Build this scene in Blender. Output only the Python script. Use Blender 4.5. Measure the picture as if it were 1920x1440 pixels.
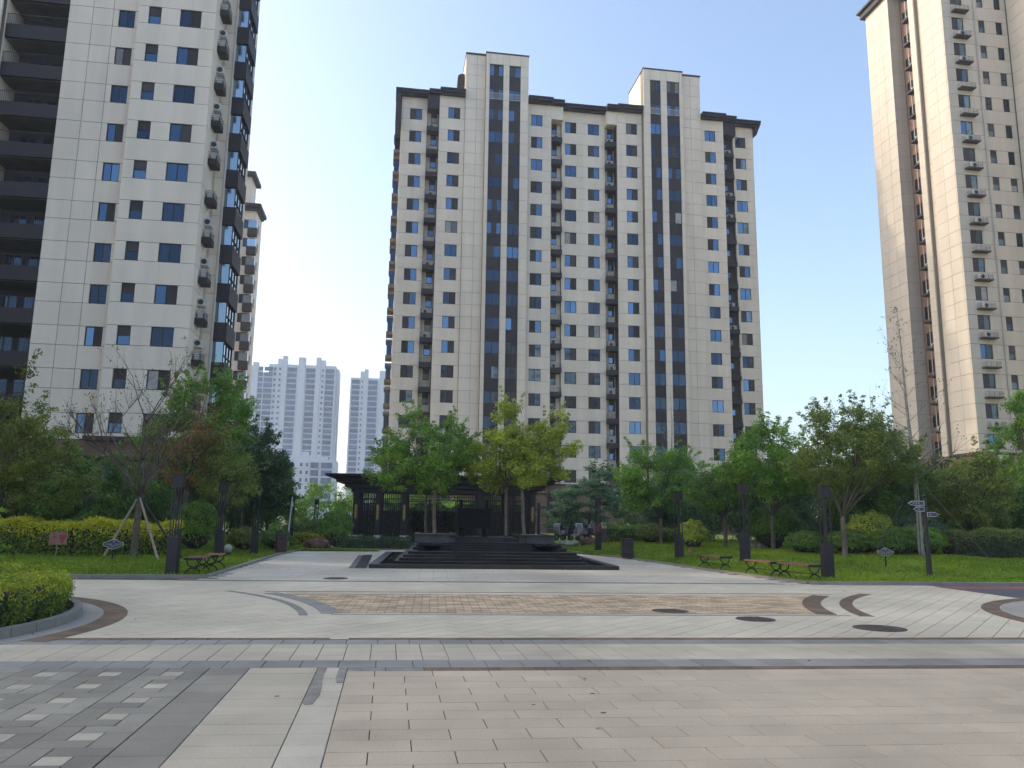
import bpy, math, random
import numpy as np
from mathutils import Vector, Matrix
R_ = math.radians
for o in list(bpy.data.objects): bpy.data.objects.remove(o)
scene = bpy.context.scene
COL = scene.collection
rnd = random.Random(7)

# ------------------------------------------------------------------ camera
YAW, PITCH, ROLL = 0.150777, 0.168474, 0.013942
cam_d = bpy.data.cameras.new('camera'); cam = bpy.data.objects.new('camera', cam_d); COL.objects.link(cam)
fw = Vector((math.sin(YAW)*math.cos(PITCH), math.cos(YAW)*math.cos(PITCH), math.sin(PITCH)))
rt0 = Vector((math.cos(YAW), -math.sin(YAW), 0)); up0 = rt0.cross(fw)
rt = rt0*math.cos(ROLL) + up0*math.sin(ROLL); up = -rt0*math.sin(ROLL) + up0*math.cos(ROLL)
m = Matrix((rt, up, -fw)).transposed().to_4x4(); m.translation = Vector((0, 0, 1.65))
cam.matrix_world = m
cam_d.sensor_width = 36; cam_d.lens = 1480/1920*36; cam_d.clip_start = .1; cam_d.clip_end = 6000
scene.camera = cam

# ------------------------------------------------------------------ light
SUN = Vector((-1, .397, .67)).normalized()
w = bpy.data.worlds.new('World'); scene.world = w; w.use_nodes = True
nt = w.node_tree; bg = nt.nodes['Background']
sky = nt.nodes.new('ShaderNodeTexSky'); sky.sky_type = 'NISHITA'; sky.sun_disc = False
sky.sun_elevation = math.asin(SUN.z); sky.sun_rotation = math.atan2(SUN.x, SUN.y)
sky.air_density = 1.0; sky.dust_density = 3.2; sky.ozone_density = 3.6; sky.altitude = 50
nt.links.new(sky.outputs[0], bg.inputs[0]); bg.inputs[1].default_value = .15
sl = bpy.data.lights.new('sun', 'SUN'); sl.energy = .5; sl.angle = R_(1.0); sl.color = (1, .92, .80)
so = bpy.data.objects.new('sun', sl); COL.objects.link(so); so.location = (0, 0, 120)
so.rotation_euler = SUN.to_track_quat('Z', 'Y').to_euler()
vs = scene.view_settings; vs.view_transform = 'Standard'; vs.look = 'None'; vs.gamma = 1; vs.exposure = 1.44
vs.use_curve_mapping = False; vs.use_white_balance = True; vs.white_balance_temperature = 7450     # the shaded square is lit by blue sky
scene.cycles.use_denoising = True
scene.cycles.max_bounces = 6; scene.cycles.diffuse_bounces = 4; scene.cycles.glossy_bounces = 3
scene.cycles.transmission_bounces = 3; scene.cycles.transparent_max_bounces = 6; scene.cycles.volume_bounces = 1
scene.cycles.caustics_reflective = False; scene.cycles.caustics_refractive = False

# ------------------------------------------------------------------ materials
MATS = {}
def M(name, col, rough=.75, var=.12, scale=2.0, bump=0.0, bscale=None, metal=0, obj=0, isl=0, spec=.4, streak=0, tint=None, trans=0, spots=0, blot=0, grain=0):
    mt = bpy.data.materials.new(name); mt.use_nodes = True; n = mt.node_tree.nodes; L = mt.node_tree.links
    b = n['Principled BSDF']; b.inputs['Roughness'].default_value = rough; b.inputs['Metallic'].default_value = metal
    b.inputs['Specular IOR Level'].default_value = spec
    geo = n.new('ShaderNodeNewGeometry')
    fac = None
    def mul(a, bsock):
        if a is None: return bsock
        q = n.new('ShaderNodeMath'); q.operation = 'MULTIPLY'; L.new(a, q.inputs[0]); L.new(bsock, q.inputs[1]); return q.outputs[0]
    def rng(sock, amt, lo=0, hi=1):
        q = n.new('ShaderNodeMapRange'); q.inputs[1].default_value = lo; q.inputs[2].default_value = hi
        q.inputs[3].default_value = 1-amt; q.inputs[4].default_value = 1+amt; L.new(sock, q.inputs[0]); return q.outputs[0]
    def noise(sc, det=4, stretch=None):
        t = n.new('ShaderNodeTexNoise'); t.inputs['Scale'].default_value = sc; t.inputs['Detail'].default_value = det
        if stretch:
            vm = n.new('ShaderNodeVectorMath'); vm.operation = 'MULTIPLY'; vm.inputs[1].default_value = stretch
            L.new(geo.outputs['Position'], vm.inputs[0]); L.new(vm.outputs[0], t.inputs['Vector'])
        else: L.new(geo.outputs['Position'], t.inputs['Vector'])
        return t.outputs['Fac']
    if var: fac = mul(fac, rng(noise(scale), var, .3, .7))
    if streak: fac = mul(fac, rng(noise(1.2, 5, (1, 1, .08)), streak, .35, .65))
    if grain: fac = mul(fac, rng(noise(55, 3), grain, .3, .7))
    if blot: fac = mul(fac, rng(noise(.33, 6), blot, .32, .68))
    if spots:
        t = noise(scale*9, 2); q = n.new('ShaderNodeMapRange'); q.inputs[1].default_value = .68; q.inputs[2].default_value = .78
        q.inputs[3].default_value = 1; q.inputs[4].default_value = 1-spots; L.new(t, q.inputs[0]); fac = mul(fac, q.outputs[0])
    if obj:
        oi = n.new('ShaderNodeObjectInfo'); fac = mul(fac, rng(oi.outputs['Random'], obj))
    if isl: fac = mul(fac, rng(geo.outputs['Random Per Island'], isl))
    rgb = n.new('ShaderNodeRGB'); rgb.outputs[0].default_value = (*col, 1); cs = rgb.outputs[0]
    if tint:
        at = n.new('ShaderNodeAttribute'); at.attribute_name = 'tint'
        mx = n.new('ShaderNodeMix'); mx.data_type = 'RGBA'; mx.inputs[6].default_value = (*col, 1); mx.inputs[7].default_value = (*tint, 1)
        L.new(at.outputs['Fac'], mx.inputs[0]); cs = mx.outputs[2]
    if fac is not None:
        vm = n.new('ShaderNodeVectorMath'); vm.operation = 'SCALE'; L.new(cs, vm.inputs[0]); L.new(fac, vm.inputs['Scale']); cs = vm.outputs[0]
    L.new(cs, b.inputs['Base Color'])
    if bump:
        bp = n.new('ShaderNodeBump'); bp.inputs['Strength'].default_value = bump; bp.inputs['Distance'].default_value = .01
        L.new(noise(bscale or scale*8, 5), bp.inputs['Height']); L.new(bp.outputs[0], b.inputs['Normal'])
    if trans:
        tr = n.new('ShaderNodeBsdfTranslucent'); L.new(cs, tr.inputs[0])
        ms = n.new('ShaderNodeMixShader'); ms.inputs[0].default_value = trans
        L.new(b.outputs[0], ms.inputs[1]); L.new(tr.outputs[0], ms.inputs[2]); L.new(ms.outputs[0], n['Material Output'].inputs[0])
    MATS[name] = mt; return mt

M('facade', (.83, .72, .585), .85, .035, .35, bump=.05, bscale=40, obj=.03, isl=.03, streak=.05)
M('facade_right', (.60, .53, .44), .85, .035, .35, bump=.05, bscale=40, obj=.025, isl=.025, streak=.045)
M('joint', (.27, .24, .20), .9, .08, 1)
M('dark_clad', (.030, .0235, .0245), .6, .15, .6, obj=.10, isl=.1, streak=.08)
M('brown_clad', (.205, .125, .090), .8, .07, .6, obj=.05, isl=.05, streak=.06)
M('brown_trim', (.060, .042, .038), .7, .1, 1)
M('bay_brown', (.135, .112, .098), .8, .1, 1)
M('roof_dark', (.030, .022, .024), .6, .15, 1)
M('frame', (.022, .020, .022), .45, 0)
M('screen', (.058, .053, .054), .8, .1, .5, obj=.4)
M('iron', (.055, .05, .052), .5, .1, 3)
M('ac_white', (.55, .55, .53), .5, .1, 3)
M('ac_fan', (.035, .035, .04), .5, 0)
M('pipe', (.52, .48, .43), .6, .1, 1)
M('white_rail', (.62, .63, .64), .5, 0)
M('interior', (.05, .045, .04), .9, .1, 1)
M('soffit', (.13, .118, .098), .9, .15, 1)
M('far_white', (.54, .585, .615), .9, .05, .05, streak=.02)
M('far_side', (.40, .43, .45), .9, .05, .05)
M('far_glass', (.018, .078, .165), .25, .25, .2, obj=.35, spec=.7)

def glass(name, col, rough=.04):
    mt = M(name, col, rough, 0, metal=.92, obj=.22, spec=.5); return mt
glass('glass', (.095, .175, .275)); glass('glass_dark', (.034, .055, .085)); glass('glass_deep', (.06, .115, .19))
M('curtain', (.26, .25, .235), .22, .2, 3, obj=.5, spec=.6)
glass('glass_pale', (.30, .40, .48), .1)

# ------------------------------------------------------------------ builders
WL = {}
def link(name, me, parent=None, loc=(0, 0, 0), rz=0):
    o = bpy.data.objects.new(name, me); COL.objects.link(o)
    if parent is not None: o.parent = parent
    o.location = loc
    if rz: o.rotation_euler = (0, 0, rz)
    return o
def tag(o, label=None, cat=None, group=None, kind=None):
    if label: o['label'] = label
    if cat: o['category'] = cat
    if group: o['group'] = group
    if kind: o['kind'] = kind
    return o
def empty(name, loc, rz=0, **k):
    o = link(name, None, None, loc, rz); o.empty_display_size = .3; return tag(o, **k)
def copy_tree(o, parent=None):
    c = o.copy(); COL.objects.link(c)
    if parent is not None: c.parent = parent
    for ch in list(o.children): copy_tree(ch, c)
    return c

class MB:
    def __init__(s): s.v = []; s.f = []
    def box(s, x0, x1, y0, y1, z0, z1):
        i = len(s.v)
        s.v += [(x0,y0,z0),(x1,y0,z0),(x1,y1,z0),(x0,y1,z0),(x0,y0,z1),(x1,y0,z1),(x1,y1,z1),(x0,y1,z1)]
        s.f += [(i,i+3,i+2,i+1),(i+4,i+5,i+6,i+7),(i,i+1,i+5,i+4),(i+1,i+2,i+6,i+5),(i+2,i+3,i+7,i+6),(i+3,i,i+4,i+7)]
        return s
    def prism(s, poly, z0, z1):
        i = len(s.v); n = len(poly)
        s.v += [(p[0], p[1], z0) for p in poly] + [(p[0], p[1], z1) for p in poly]
        s.f += [tuple(range(i+n-1, i-1, -1)), tuple(range(i+n, i+2*n))]
        s.f += [(i+k, i+(k+1) % n, i+n+(k+1) % n, i+n+k) for k in range(n)]
        return s
    def xprism(s, poly, y0, y1):                       # polygon in (x, z), extruded along y
        i = len(s.v); n = len(poly)
        s.v += [(p[0], y0, p[1]) for p in poly] + [(p[0], y1, p[1]) for p in poly]
        s.f += [tuple(range(i, i+n)), tuple(range(i+2*n-1, i+n-1, -1))]
        s.f += [(i+k, i+n+k, i+n+(k+1) % n, i+(k+1) % n) for k in range(n)]
        return s
    def tube(s, pts, r, n=6, r1=None, cap=True):
        pts = [Vector(p) for p in pts]; k = len(pts)
        rs = r if isinstance(r, (list, tuple)) else [r + ((r1 if r1 is not None else r)-r)*j/max(1, k-1) for j in range(k)]
        base = len(s.v); pu = None
        for j, p in enumerate(pts):
            t = (pts[min(j+1, k-1)]-pts[max(j-1, 0)]).normalized()
            if pu is None: pu = t.orthogonal().normalized()
            else:
                pu = pu-t*pu.dot(t); pu = pu.normalized() if pu.length > 1e-6 else t.orthogonal().normalized()
            q = t.cross(pu)
            for a in range(n):
                an = 2*math.pi*a/n; c = p+(pu*math.cos(an)+q*math.sin(an))*rs[j]; s.v.append((c.x, c.y, c.z))
        for j in range(k-1):
            for a in range(n):
                b0 = base+j*n; s.f.append((b0+a, b0+(a+1) % n, b0+n+(a+1) % n, b0+n+a))
        if cap:
            s.f.append(tuple(range(base+n-1, base-1, -1))); s.f.append(tuple(range(base+(k-1)*n, base+k*n)))
        return s
    def lathe(s, prof, n=16, c=(0, 0)):
        base = len(s.v)
        for r, z in prof:
            for a in range(n):
                an = 2*math.pi*a/n; s.v.append((c[0]+r*math.cos(an), c[1]+r*math.sin(an), z))
        for j in range(len(prof)-1):
            for a in range(n):
                b0 = base+j*n; s.f.append((b0+a, b0+(a+1) % n, b0+n+(a+1) % n, b0+n+a))
        s.f.append(tuple(range(base+n-1, base-1, -1))); s.f.append(tuple(range(base+(len(prof)-1)*n, base+len(prof)*n)))
        return s
    def mesh(s, name, mat, smooth=False):
        me = bpy.data.meshes.new(name); me.from_pydata(s.v, [], s.f); me.materials.append(MATS[mat])
        if smooth: me.polygons.foreach_set('use_smooth', [True]*len(me.polygons))
        me.update(); return me
    def build(s, name, mat, parent=None, loc=(0, 0, 0), rz=0, smooth=False):
        return link(name, s.mesh(name, mat, smooth), parent, loc, rz)

def rel(parent):                                        # offset for a mesh written in world coordinates
    l = parent.location; return (-l.x, -l.y, -l.z)

BOXC = {}
def box_mesh(dx, dy, dz, mat):
    k = (round(dx, 3), round(dy, 3), round(dz, 3), mat)
    if k not in BOXC: BOXC[k] = MB().box(-dx/2, dx/2, -dy/2, dy/2, -dz/2, dz/2).mesh('box', mat)
    return BOXC[k]

# ------------------------------------------------------------------ facades
class Building:
    """A thing whose facade is laid out panel by panel; the 300 panels that show largest are parts of their own."""
    def __init__(s, name, loc, label, cat='apartment building', fmat='facade'):
        s.o = empty(name, loc, label=label, cat=cat); s.panels = []; s.fmat = fmat
        s.base = Vector(loc)
    def part(s, name, mb, mat, smooth=False):
        return mb.build(name, mat, s.o, (-s.base.x, -s.base.y, -s.base.z), 0, smooth)
    def core(s, mat, *boxes):
        for b in boxes: s.part('wall', MB().box(*b), mat)
    def panel(s, face, plane, u0, u1, z0, z1, th=.14, gap=.03, mat=None):
        if u1-u0 < .06 or z1-z0 < .06: return
        g = gap/2; u0 += g; u1 -= g; z0 += g; z1 -= g
        if face == '-y': c = ((u0+u1)/2, plane+th/2, (z0+z1)/2); d = (u1-u0, th, z1-z0)
        elif face == '+x': c = (plane-th/2, (u0+u1)/2, (z0+z1)/2); d = (th, u1-u0, z1-z0)
        else: c = (plane+th/2, (u0+u1)/2, (z0+z1)/2); d = (th, u1-u0, z1-z0)
        fore = abs((c[1] if face == '-y' else c[0]))/math.hypot(c[0], c[1])
        s.panels.append(((u1-u0)*(z1-z0)*fore/(c[0]**2+c[1]**2+c[2]**2), c, d, mat or s.fmat))
    def finish(s, cap=300):
        s.panels.sort(key=lambda p: -p[0])
        for _, c, d, mt in s.panels[:cap]:
            link('wall_panel', box_mesh(*d, mt), s.o, Vector(c)-s.base)
        rest = {}
        for _, c, d, mt in s.panels[cap:]:
            rest.setdefault(mt, MB()).box(c[0]-d[0]/2, c[0]+d[0]/2, c[1]-d[1]/2, c[1]+d[1]/2, c[2]-d[2]/2, c[2]+d[2]/2)
        for mt, mb in rest.items(): tag(s.part('small_wall_panels', mb, mt), kind='stuff')
    def grid(s, face, plane, u0, u1, z0, z1, rows, wins=(), vj=(), th=.14, gap=.03, mat=None, vjall=False):
        """rows: list of (sill, head), top first; joints run at every head and sill."""
        zs = [z1]
        for si, he in rows:
            if he < z1 and si > z0: zs += [he, si]
        zs.append(z0); kinds = []
        for i in range(len(zs)-1):
            a, b = zs[i+1], zs[i]; win = (i % 2 == 1)
            if win and wins: cuts = [u0]+[q for wn in wins for q in wn]+[u1]; segs = [(cuts[j], cuts[j+1]) for j in range(0, len(cuts), 2)]
            else: segs = [(u0, u1)]
            if not (win and wins) or vjall:
                out = []
                for p, q in segs:
                    c = [p]+[v for v in vj if p < v < q]+[q]; out += list(zip(c[:-1], c[1:]))
                segs = out
            for p, q in segs: s.panel(face, plane, p, q, a, b, th, gap, mat)
    def window(s, kind, face, plane, ua, ub, si, he, style, depth=.12):
        rz = {'-y': 0, '+x': math.pi/2, '-x': -math.pi/2}[face]
        u = (ua+ub)/2; wd, ht = ub-ua, he-si
        loc = {'-y': (u, plane+depth, si), '+x': (plane-depth, u, si), '-x': (plane+depth, u, si)}[face]
        return window(s.o, Vector(loc)-s.base, rz, wd, ht, style, kind)

WINC = {}
def wmesh(key, fn):
    if key not in WINC: WINC[key] = fn()
    return WINC[key]
def pane_mesh(x0, x1, z0, z1, mat, tilt):
    def f():
        dx, dz = tilt
        y = lambda x, z: dx*(x-(x0+x1)/2)+dz*(z-(z0+z1)/2)
        me = bpy.data.meshes.new('pane')
        v = [(x, y(x, z), z) for x, z in ((x0, z0), (x1, z0), (x1, z1), (x0, z1))] + [(x, .02, z) for x, z in ((x0, z0), (x1, z0), (x1, z1), (x0, z1))]
        me.from_pydata(v, [], [(0,1,2,3),(4,7,6,5),(0,4,5,1),(1,5,6,2),(2,6,7,3),(3,7,4,0)])
        me.materials.append(MATS[mat]); me.update(); return me
    return wmesh(('pane', round(x0, 2), round(x1, 2), round(z0, 2), round(z1, 2), mat, tilt), f)
GL = {'dark': False}
TILTS = [(0, 0), (.006, .004), (-.007, .003), (.004, -.008), (-.003, .009), (.009, -.002)]
def window(parent, loc, rz, wd, ht, style, name='window', fr=.05):
    """style: 'gs' glass left + insect screen right, 'sg' the other way, 'gg', 'g2' top dark over bottom glass, 'd' dark pair, '3' three lights"""
    def frame():
        b = MB(); h = wd/2
        b.box(-h, -h+fr, -.05, .02, 0, ht); b.box(h-fr, h, -.05, .02, 0, ht)
        b.box(-h+fr, h-fr, -.05, .02, 0, fr); b.box(-h+fr, h-fr, -.05, .02, ht-fr, ht)
        if style in ('gs', 'sg', 'gg', 'd'): b.box(-.03, .03, -.045, .02, fr, ht-fr)
        if style == 'g2': b.box(-h+fr, h-fr, -.045, .02, ht*.5-.03, ht*.5+.03)
        if style == '3':
            for q in (-1, 1): b.box(q*wd/6-.025, q*wd/6+.025, -.045, .02, fr, ht-fr)
        return b.mesh('window', 'frame')
    o = link(name, wmesh(('fr', round(wd, 2), round(ht, 2), style, fr), frame), parent, loc, rz)
    h = wd/2; t = rnd.choice(TILTS); t2 = rnd.choice(TILTS)
    gm = rnd.choice(['glass_dark']*5+['glass_deep']*3+['glass', 'curtain'] if GL['dark'] else ['glass']*8+['glass_deep']*3+['glass_dark', 'glass_dark', 'curtain']) if style != 'd' else 'glass_dark'
    def P(nm, x0, x1, z0, z1, mat, tl): link(nm, pane_mesh(x0, x1, z0, z1, mat, tl), o, (0, -.022 if nm == 'pane' else -.028, 0))
    if style == 'gs': P('pane', -h+fr, -.03, fr, ht-fr, gm, t); P('insect_screen', .03, h-fr, fr, ht-fr, 'screen', (0, 0))
    elif style == 'sg': P('insect_screen', -h+fr, -.03, fr, ht-fr, 'screen', (0, 0)); P('pane', .03, h-fr, fr, ht-fr, gm, t)
    elif style in ('gg', 'd'): P('pane', -h+fr, -.03, fr, ht-fr, gm, t); P('pane', .03, h-fr, fr, ht-fr, gm, t2)
    elif style == 'g2': P('insect_screen', -h+fr, h-fr, ht*.5+.03, ht-fr, 'screen', (0, 0)); P('pane', -h+fr, h-fr, fr, ht*.5-.03, gm, t)
    elif style == '3':
        P('pane', -h+fr, -wd/6-.025, fr, ht-fr, gm, t); P('insect_screen', -wd/6+.025, wd/6-.025, fr, ht-fr, 'screen', (0, 0)); P('pane', wd/6+.025, h-fr, fr, ht-fr, gm, t2)
    else: P('pane', -h+fr, h-fr, fr, ht-fr, gm, t)
    return o

def ledge(b, face, plane, u, z, wd=1.35, dp=.75, box=.55, ac=True, rail=.55, mat='dark_clad', slab=False):
    """condenser ledge hung on a facade, with its railing and (mostly) the condenser it carries; plane is its back"""
    rz = {'-y': 0, '+x': math.pi/2, '-x': -math.pi/2}[face]
    loc = {'-y': (u, plane, z), '+x': (plane, u, z), '-x': (plane, u, z)}[face]
    def body():
        q = MB()
        if slab: q.xprism([(-wd/2, 0), (wd/2, 0), (wd/2+.06, .12), (-wd/2-.06, .12)], -dp, 0)
        else: q.box(-wd/2, wd/2, -dp, 0, 0, box)
        return q.mesh('condenser_ledge', mat)
    top = .12 if slab else box
    o = link('condenser_ledge', wmesh(('ledge', wd, dp, box, slab, mat), body), b.o, Vector(loc)-b.base, rz)
    def rl():
        q = MB(); r = .013
        for k in range(4):
            zz = top+.06+(rail-.06)*k/3; q.tube([(-wd/2+.03, 0, zz), (-wd/2+.03, -dp+.03, zz), (wd/2-.03, -dp+.03, zz), (wd/2-.03, 0, zz)], r, 4)
        for x in (-wd/2+.03, -wd/6, wd/6, wd/2-.03): q.tube([(x, -dp+.03, top), (x, -dp+.03, top+rail)], r, 4)
        return q.mesh('railing', 'iron')
    link('railing', wmesh(('rail', wd, dp, top, rail), rl), o)
    if ac:
        def cb(): return MB().box(-.42, .42, -.16, .16, 0, .55).mesh('condenser', 'ac_white')
        def cf():
            q = MB()
            q.xprism([(-.12+.2*math.cos(a*math.pi/6), .28+.2*math.sin(a*math.pi/6)) for a in range(12)], -.175, -.155); return q.mesh('fan_grille', 'ac_fan')
        def both():
            me = cb(); fm = cf(); return me, fm
        me = wmesh('cb', cb); fm = wmesh('cf', cf)
        dx = rnd.uniform(-.12, .12)
        link('condenser', me, o, (dx, -dp*.5, top)); link('fan_grille', fm, o, (dx, -dp*.5, top))
    return o
# ================================================================== setting: ground and paving
K = -.055                                              # the cross bands run very slightly off square
M('soil', (.20, .175, .135), .95, .25, .3)
M('mortar', (.105, .096, .084), .95, .5, 3)
M('pave_beige', (.50, .40, .28), .8, .07, 1.3, bump=.22, bscale=90, obj=.055, isl=.06, spots=.10, blot=.15, grain=.10)
M('pave_pale', (.485, .415, .30), .8, .07, 1.3, bump=.2, bscale=90, obj=.05, isl=.05, spots=.10, blot=.15, grain=.10)
M('pave_white', (.53, .46, .345), .8, .08, 2, bump=.2, bscale=90, obj=.04, blot=.15, grain=.10)
M('pave_dark', (.25, .226, .175), .75, .12, 1.6, bump=.2, bscale=80, obj=.18, isl=.1, spots=.2, blot=.15, grain=.10)
M('pave_square', (.44, .385, .29), .8, .1, 3, bump=.2, bscale=80, obj=.10, blot=.15, grain=.10)
M('pave_border', (.275, .246, .19), .8, .1, 2, bump=.25, bscale=80, obj=.10, spots=.2, blot=.15, grain=.10)
M('band_grey', (.255, .238, .205), .75, .12, 2, bump=.2, bscale=80, obj=.12, isl=.1, blot=.15, grain=.10)
M('band_brown', (.165, .108, .066), .8, .25, 3, bump=.2, bscale=80, obj=.15, isl=.15, blot=.15, grain=.10)
M('field', (.58, .50, .36), .75, .07, .7, bump=.15, bscale=60, isl=.055, spots=.05, blot=.15, grain=.10)
M('field_far', (.54, .47, .355), .6, .10, .35, bump=.12, bscale=60, isl=.05, blot=.15, grain=.10)
M('tan_cobble', (.53, .385, .235), .85, .15, 2, bump=.4, bscale=50, isl=.30)
M('asphalt_patch', (.25, .228, .19), .9, .2, 6)
M('kerb', (.25, .232, .20), .8, .12, 2, bump=.2, bscale=50, obj=.1)
M('asphalt', (.085, .087, .092), .9, .1, 1)
M('red_lane', (.26, .085, .075), .9, .1, 1)
M('concrete', (.33, .30, .25), .85, .12, 1)
M('manhole', (.085, .060, .050), .7, .3, 8, bump=.5, bscale=60)
M('granite_wet', (.0075, .0075, .0085), .42, .5, 1.5, bump=.15, bscale=30, obj=.3, spec=.3, streak=.4)
M('granite_top', (.020, .020, .022), .45, .35, 2, bump=.15, bscale=30, obj=.25)
M('granite_grey', (.075, .076, .078), .7, .25, 3, bump=.3, bscale=30, obj=.15)
M('water', (.006, .009, .011), .05, 0, spec=.6)
M('pebble', (.03, .032, .036), .5, .3, 5, isl=.6)

def structure(name, mb, mat, loc=(0, 0, 0)):
    return tag(mb.build(name, mat, None, loc), kind='structure')
S = 3000
structure('ground', MB().box(-S, S, -S, S, -1.0, -.055), 'soil')
structure('plaza_bed', MB().prism([(-14, -3), (32, -3), (32, 19.2), (14.4, 20.05), (11.5, 20.25), (10.5, 27), (10.2, 36.5), (9.5, 48), (-4.2, 48), (-4.55, 34), (-4.7, 22.4), (-14, 22.3)], -.05, -.012), 'mortar')

SLC = {}
def slab(parent, poly, mat, h=.012, top=0.0, name='slab'):
    """one paving stone: its own object, origin at its centre, sharing mesh data with alike stones"""
    cx = sum(p[0] for p in poly)/len(poly); cy = sum(p[1] for p in poly)/len(poly)
    key = (tuple((round(p[0]-cx, 3), round(p[1]-cy, 3)) for p in poly), mat, h)
    if key not in SLC:
        b = MB(); n = len(poly); q = [(p[0]-cx, p[1]-cy) for p in poly]
        ch = [(x*(1-.004/max(.05, math.hypot(x, y))), y*(1-.004/max(.05, math.hypot(x, y)))) for x, y in q]
        b.v = [(x, y, -h) for x, y in q]+[(x, y, -.003) for x, y in q]+[(x, y, 0) for x, y in ch]
        b.f = [tuple(range(2*n, 3*n))]+[(i, (i+1) % n, n+(i+1) % n, n+i) for i in range(n)]+[(n+i, n+(i+1) % n, 2*n+(i+1) % n, 2*n+i) for i in range(n)]
        SLC[key] = b.mesh('slab', mat)
    o = link(name, SLC[key], parent, (cx, cy, top+rnd.uniform(-.0012, .0012)))
    o.rotation_euler = (rnd.uniform(-.0012, .0012), rnd.uniform(-.0012, .0012), 0)
    return o
G = .0042
def rect(x0, x1, y0, y1, g=G): return [(x0+g, y0+K*x0+g), (x1-g, y0+K*x1+g), (x1-g, y1+K*x1-g), (x0+g, y1+K*x0-g)]

# beige running-bond slabs in front
fp = structure('beige_paving', MB().prism([(-.38, 4.4), (9.8, 4.4), (9.8, 9.06+K*9.8), (-.38, 9.08)], -.0118, -.0095), 'mortar')
ys = [9.06-.302*i for i in range(16)]
for i in range(15):
    x = -.38; first = True
    while x < 9.5:
        x1 = x + ((.30 if i % 2 == 0 else .61) if first else .615); first = False
        slab(fp, rect(x, x1, ys[i+1], ys[i]), 'pave_beige'); x = x1
# pale and white strips, border
for nm, xa, xb, st, mat, y0 in (('pale_strip', -1.43, -.70, .302, 'pave_pale', 9.262), ('white_strip', -.70, -.38, .302, 'pave_white', 9.262), ('border_strip', -1.85, -1.43, .405, 'pave_border', 9.262)):
    p = structure(nm, MB().prism([(xa, 4.4), (xb, 4.4), (xb, y0+K*xb), (xa, y0+K*xa)], -.0118, -.0095), 'mortar')
    y = y0
    while y > 4.6:
        slab(p, rect(xa, xb, y-st, y), mat); y -= st
    if nm == 'white_strip':
        # grey mortar patches left by a repair, with worn outlines
        def blot(pts): return MB().prism(pts, .0022, .0048)
        tag(blot([(-.69, 9.27), (-.60, 9.27), (-.61, 8.9), (-.60, 8.55), (-.58, 8.30), (-.57, 7.95), (-.60, 7.55), (-.67, 7.52), (-.692, 7.6), (-.695, 8.3)]).build('mortar_patch', 'asphalt_patch', p))
        tag(blot([(-.47, 9.25), (-.385, 9.24), (-.385, 8.47), (-.45, 8.46), (-.47, 8.7)]).build('mortar_patch', 'asphalt_patch', p))
# grey pinwheel paving with small pale squares
dp = structure('grey_paving', MB().prism([(-6.3, 4.4), (-1.85, 4.4), (-1.85, 9.36), (-6.3, 9.6)], -.0118, -.0095), 'mortar')
cx0, cy0, A, B_ = -1.855, 9.262, .628, .604
for i in range(7):
    for j in range(8):
        x1 = cx0-i*A; x0 = x1-A; y1 = cy0-j*B_; y0 = y1-B_; ax, by = A/3, B_/3
        R = lambda a, b, c, d: rect(x0+a*ax, x0+b*ax, y0+c*by, y0+d*by)
        slab(dp, R(0, 2, 0, 1), 'pave_dark'); slab(dp, R(2, 3, 0, 2), 'pave_dark'); slab(dp, R(1, 3, 2, 3), 'pave_dark'); slab(dp, R(0, 1, 1, 3), 'pave_dark')
        slab(dp, R(1, 2, 1, 2), 'pave_square')
# cross bands
def band(nm, y0, y1, xa, xb, wd, mat, alt=None, rows=1):
    p = structure(nm, MB().prism([(xa, y0+K*xa), (xb, y0+K*xb), (xb, y1+K*xb), (xa, y1+K*xa)], -.0118, -.0095), 'mortar')
    for r in range(rows):
        x = xa; a = y0+(y1-y0)*r/rows; b = y0+(y1-y0)*(r+1)/rows
        while x < xb-.05:
            slab(p, rect(x, min(x+wd, xb), a, b), mat if alt is None or x > alt[1] else alt[0]); x += wd
    return p
band('grey_band', 9.262, 9.722, -6.3, 11, .415, 'band_grey')
band('brown_edging', 9.06, 9.262, -.38, 11, .415, 'band_brown', ('asphalt_patch', .3))
band('pale_tile_band', 9.722, 10.90, -6.3, 12.2, .3075, 'pave_pale', rows=4)
band('dark_band', 10.90, 11.27, -6.3, 13, .415, 'band_grey')
band('thin_brown_band', 11.27, 11.46, -4.4, 13.5, .415, 'band_brown')

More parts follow.
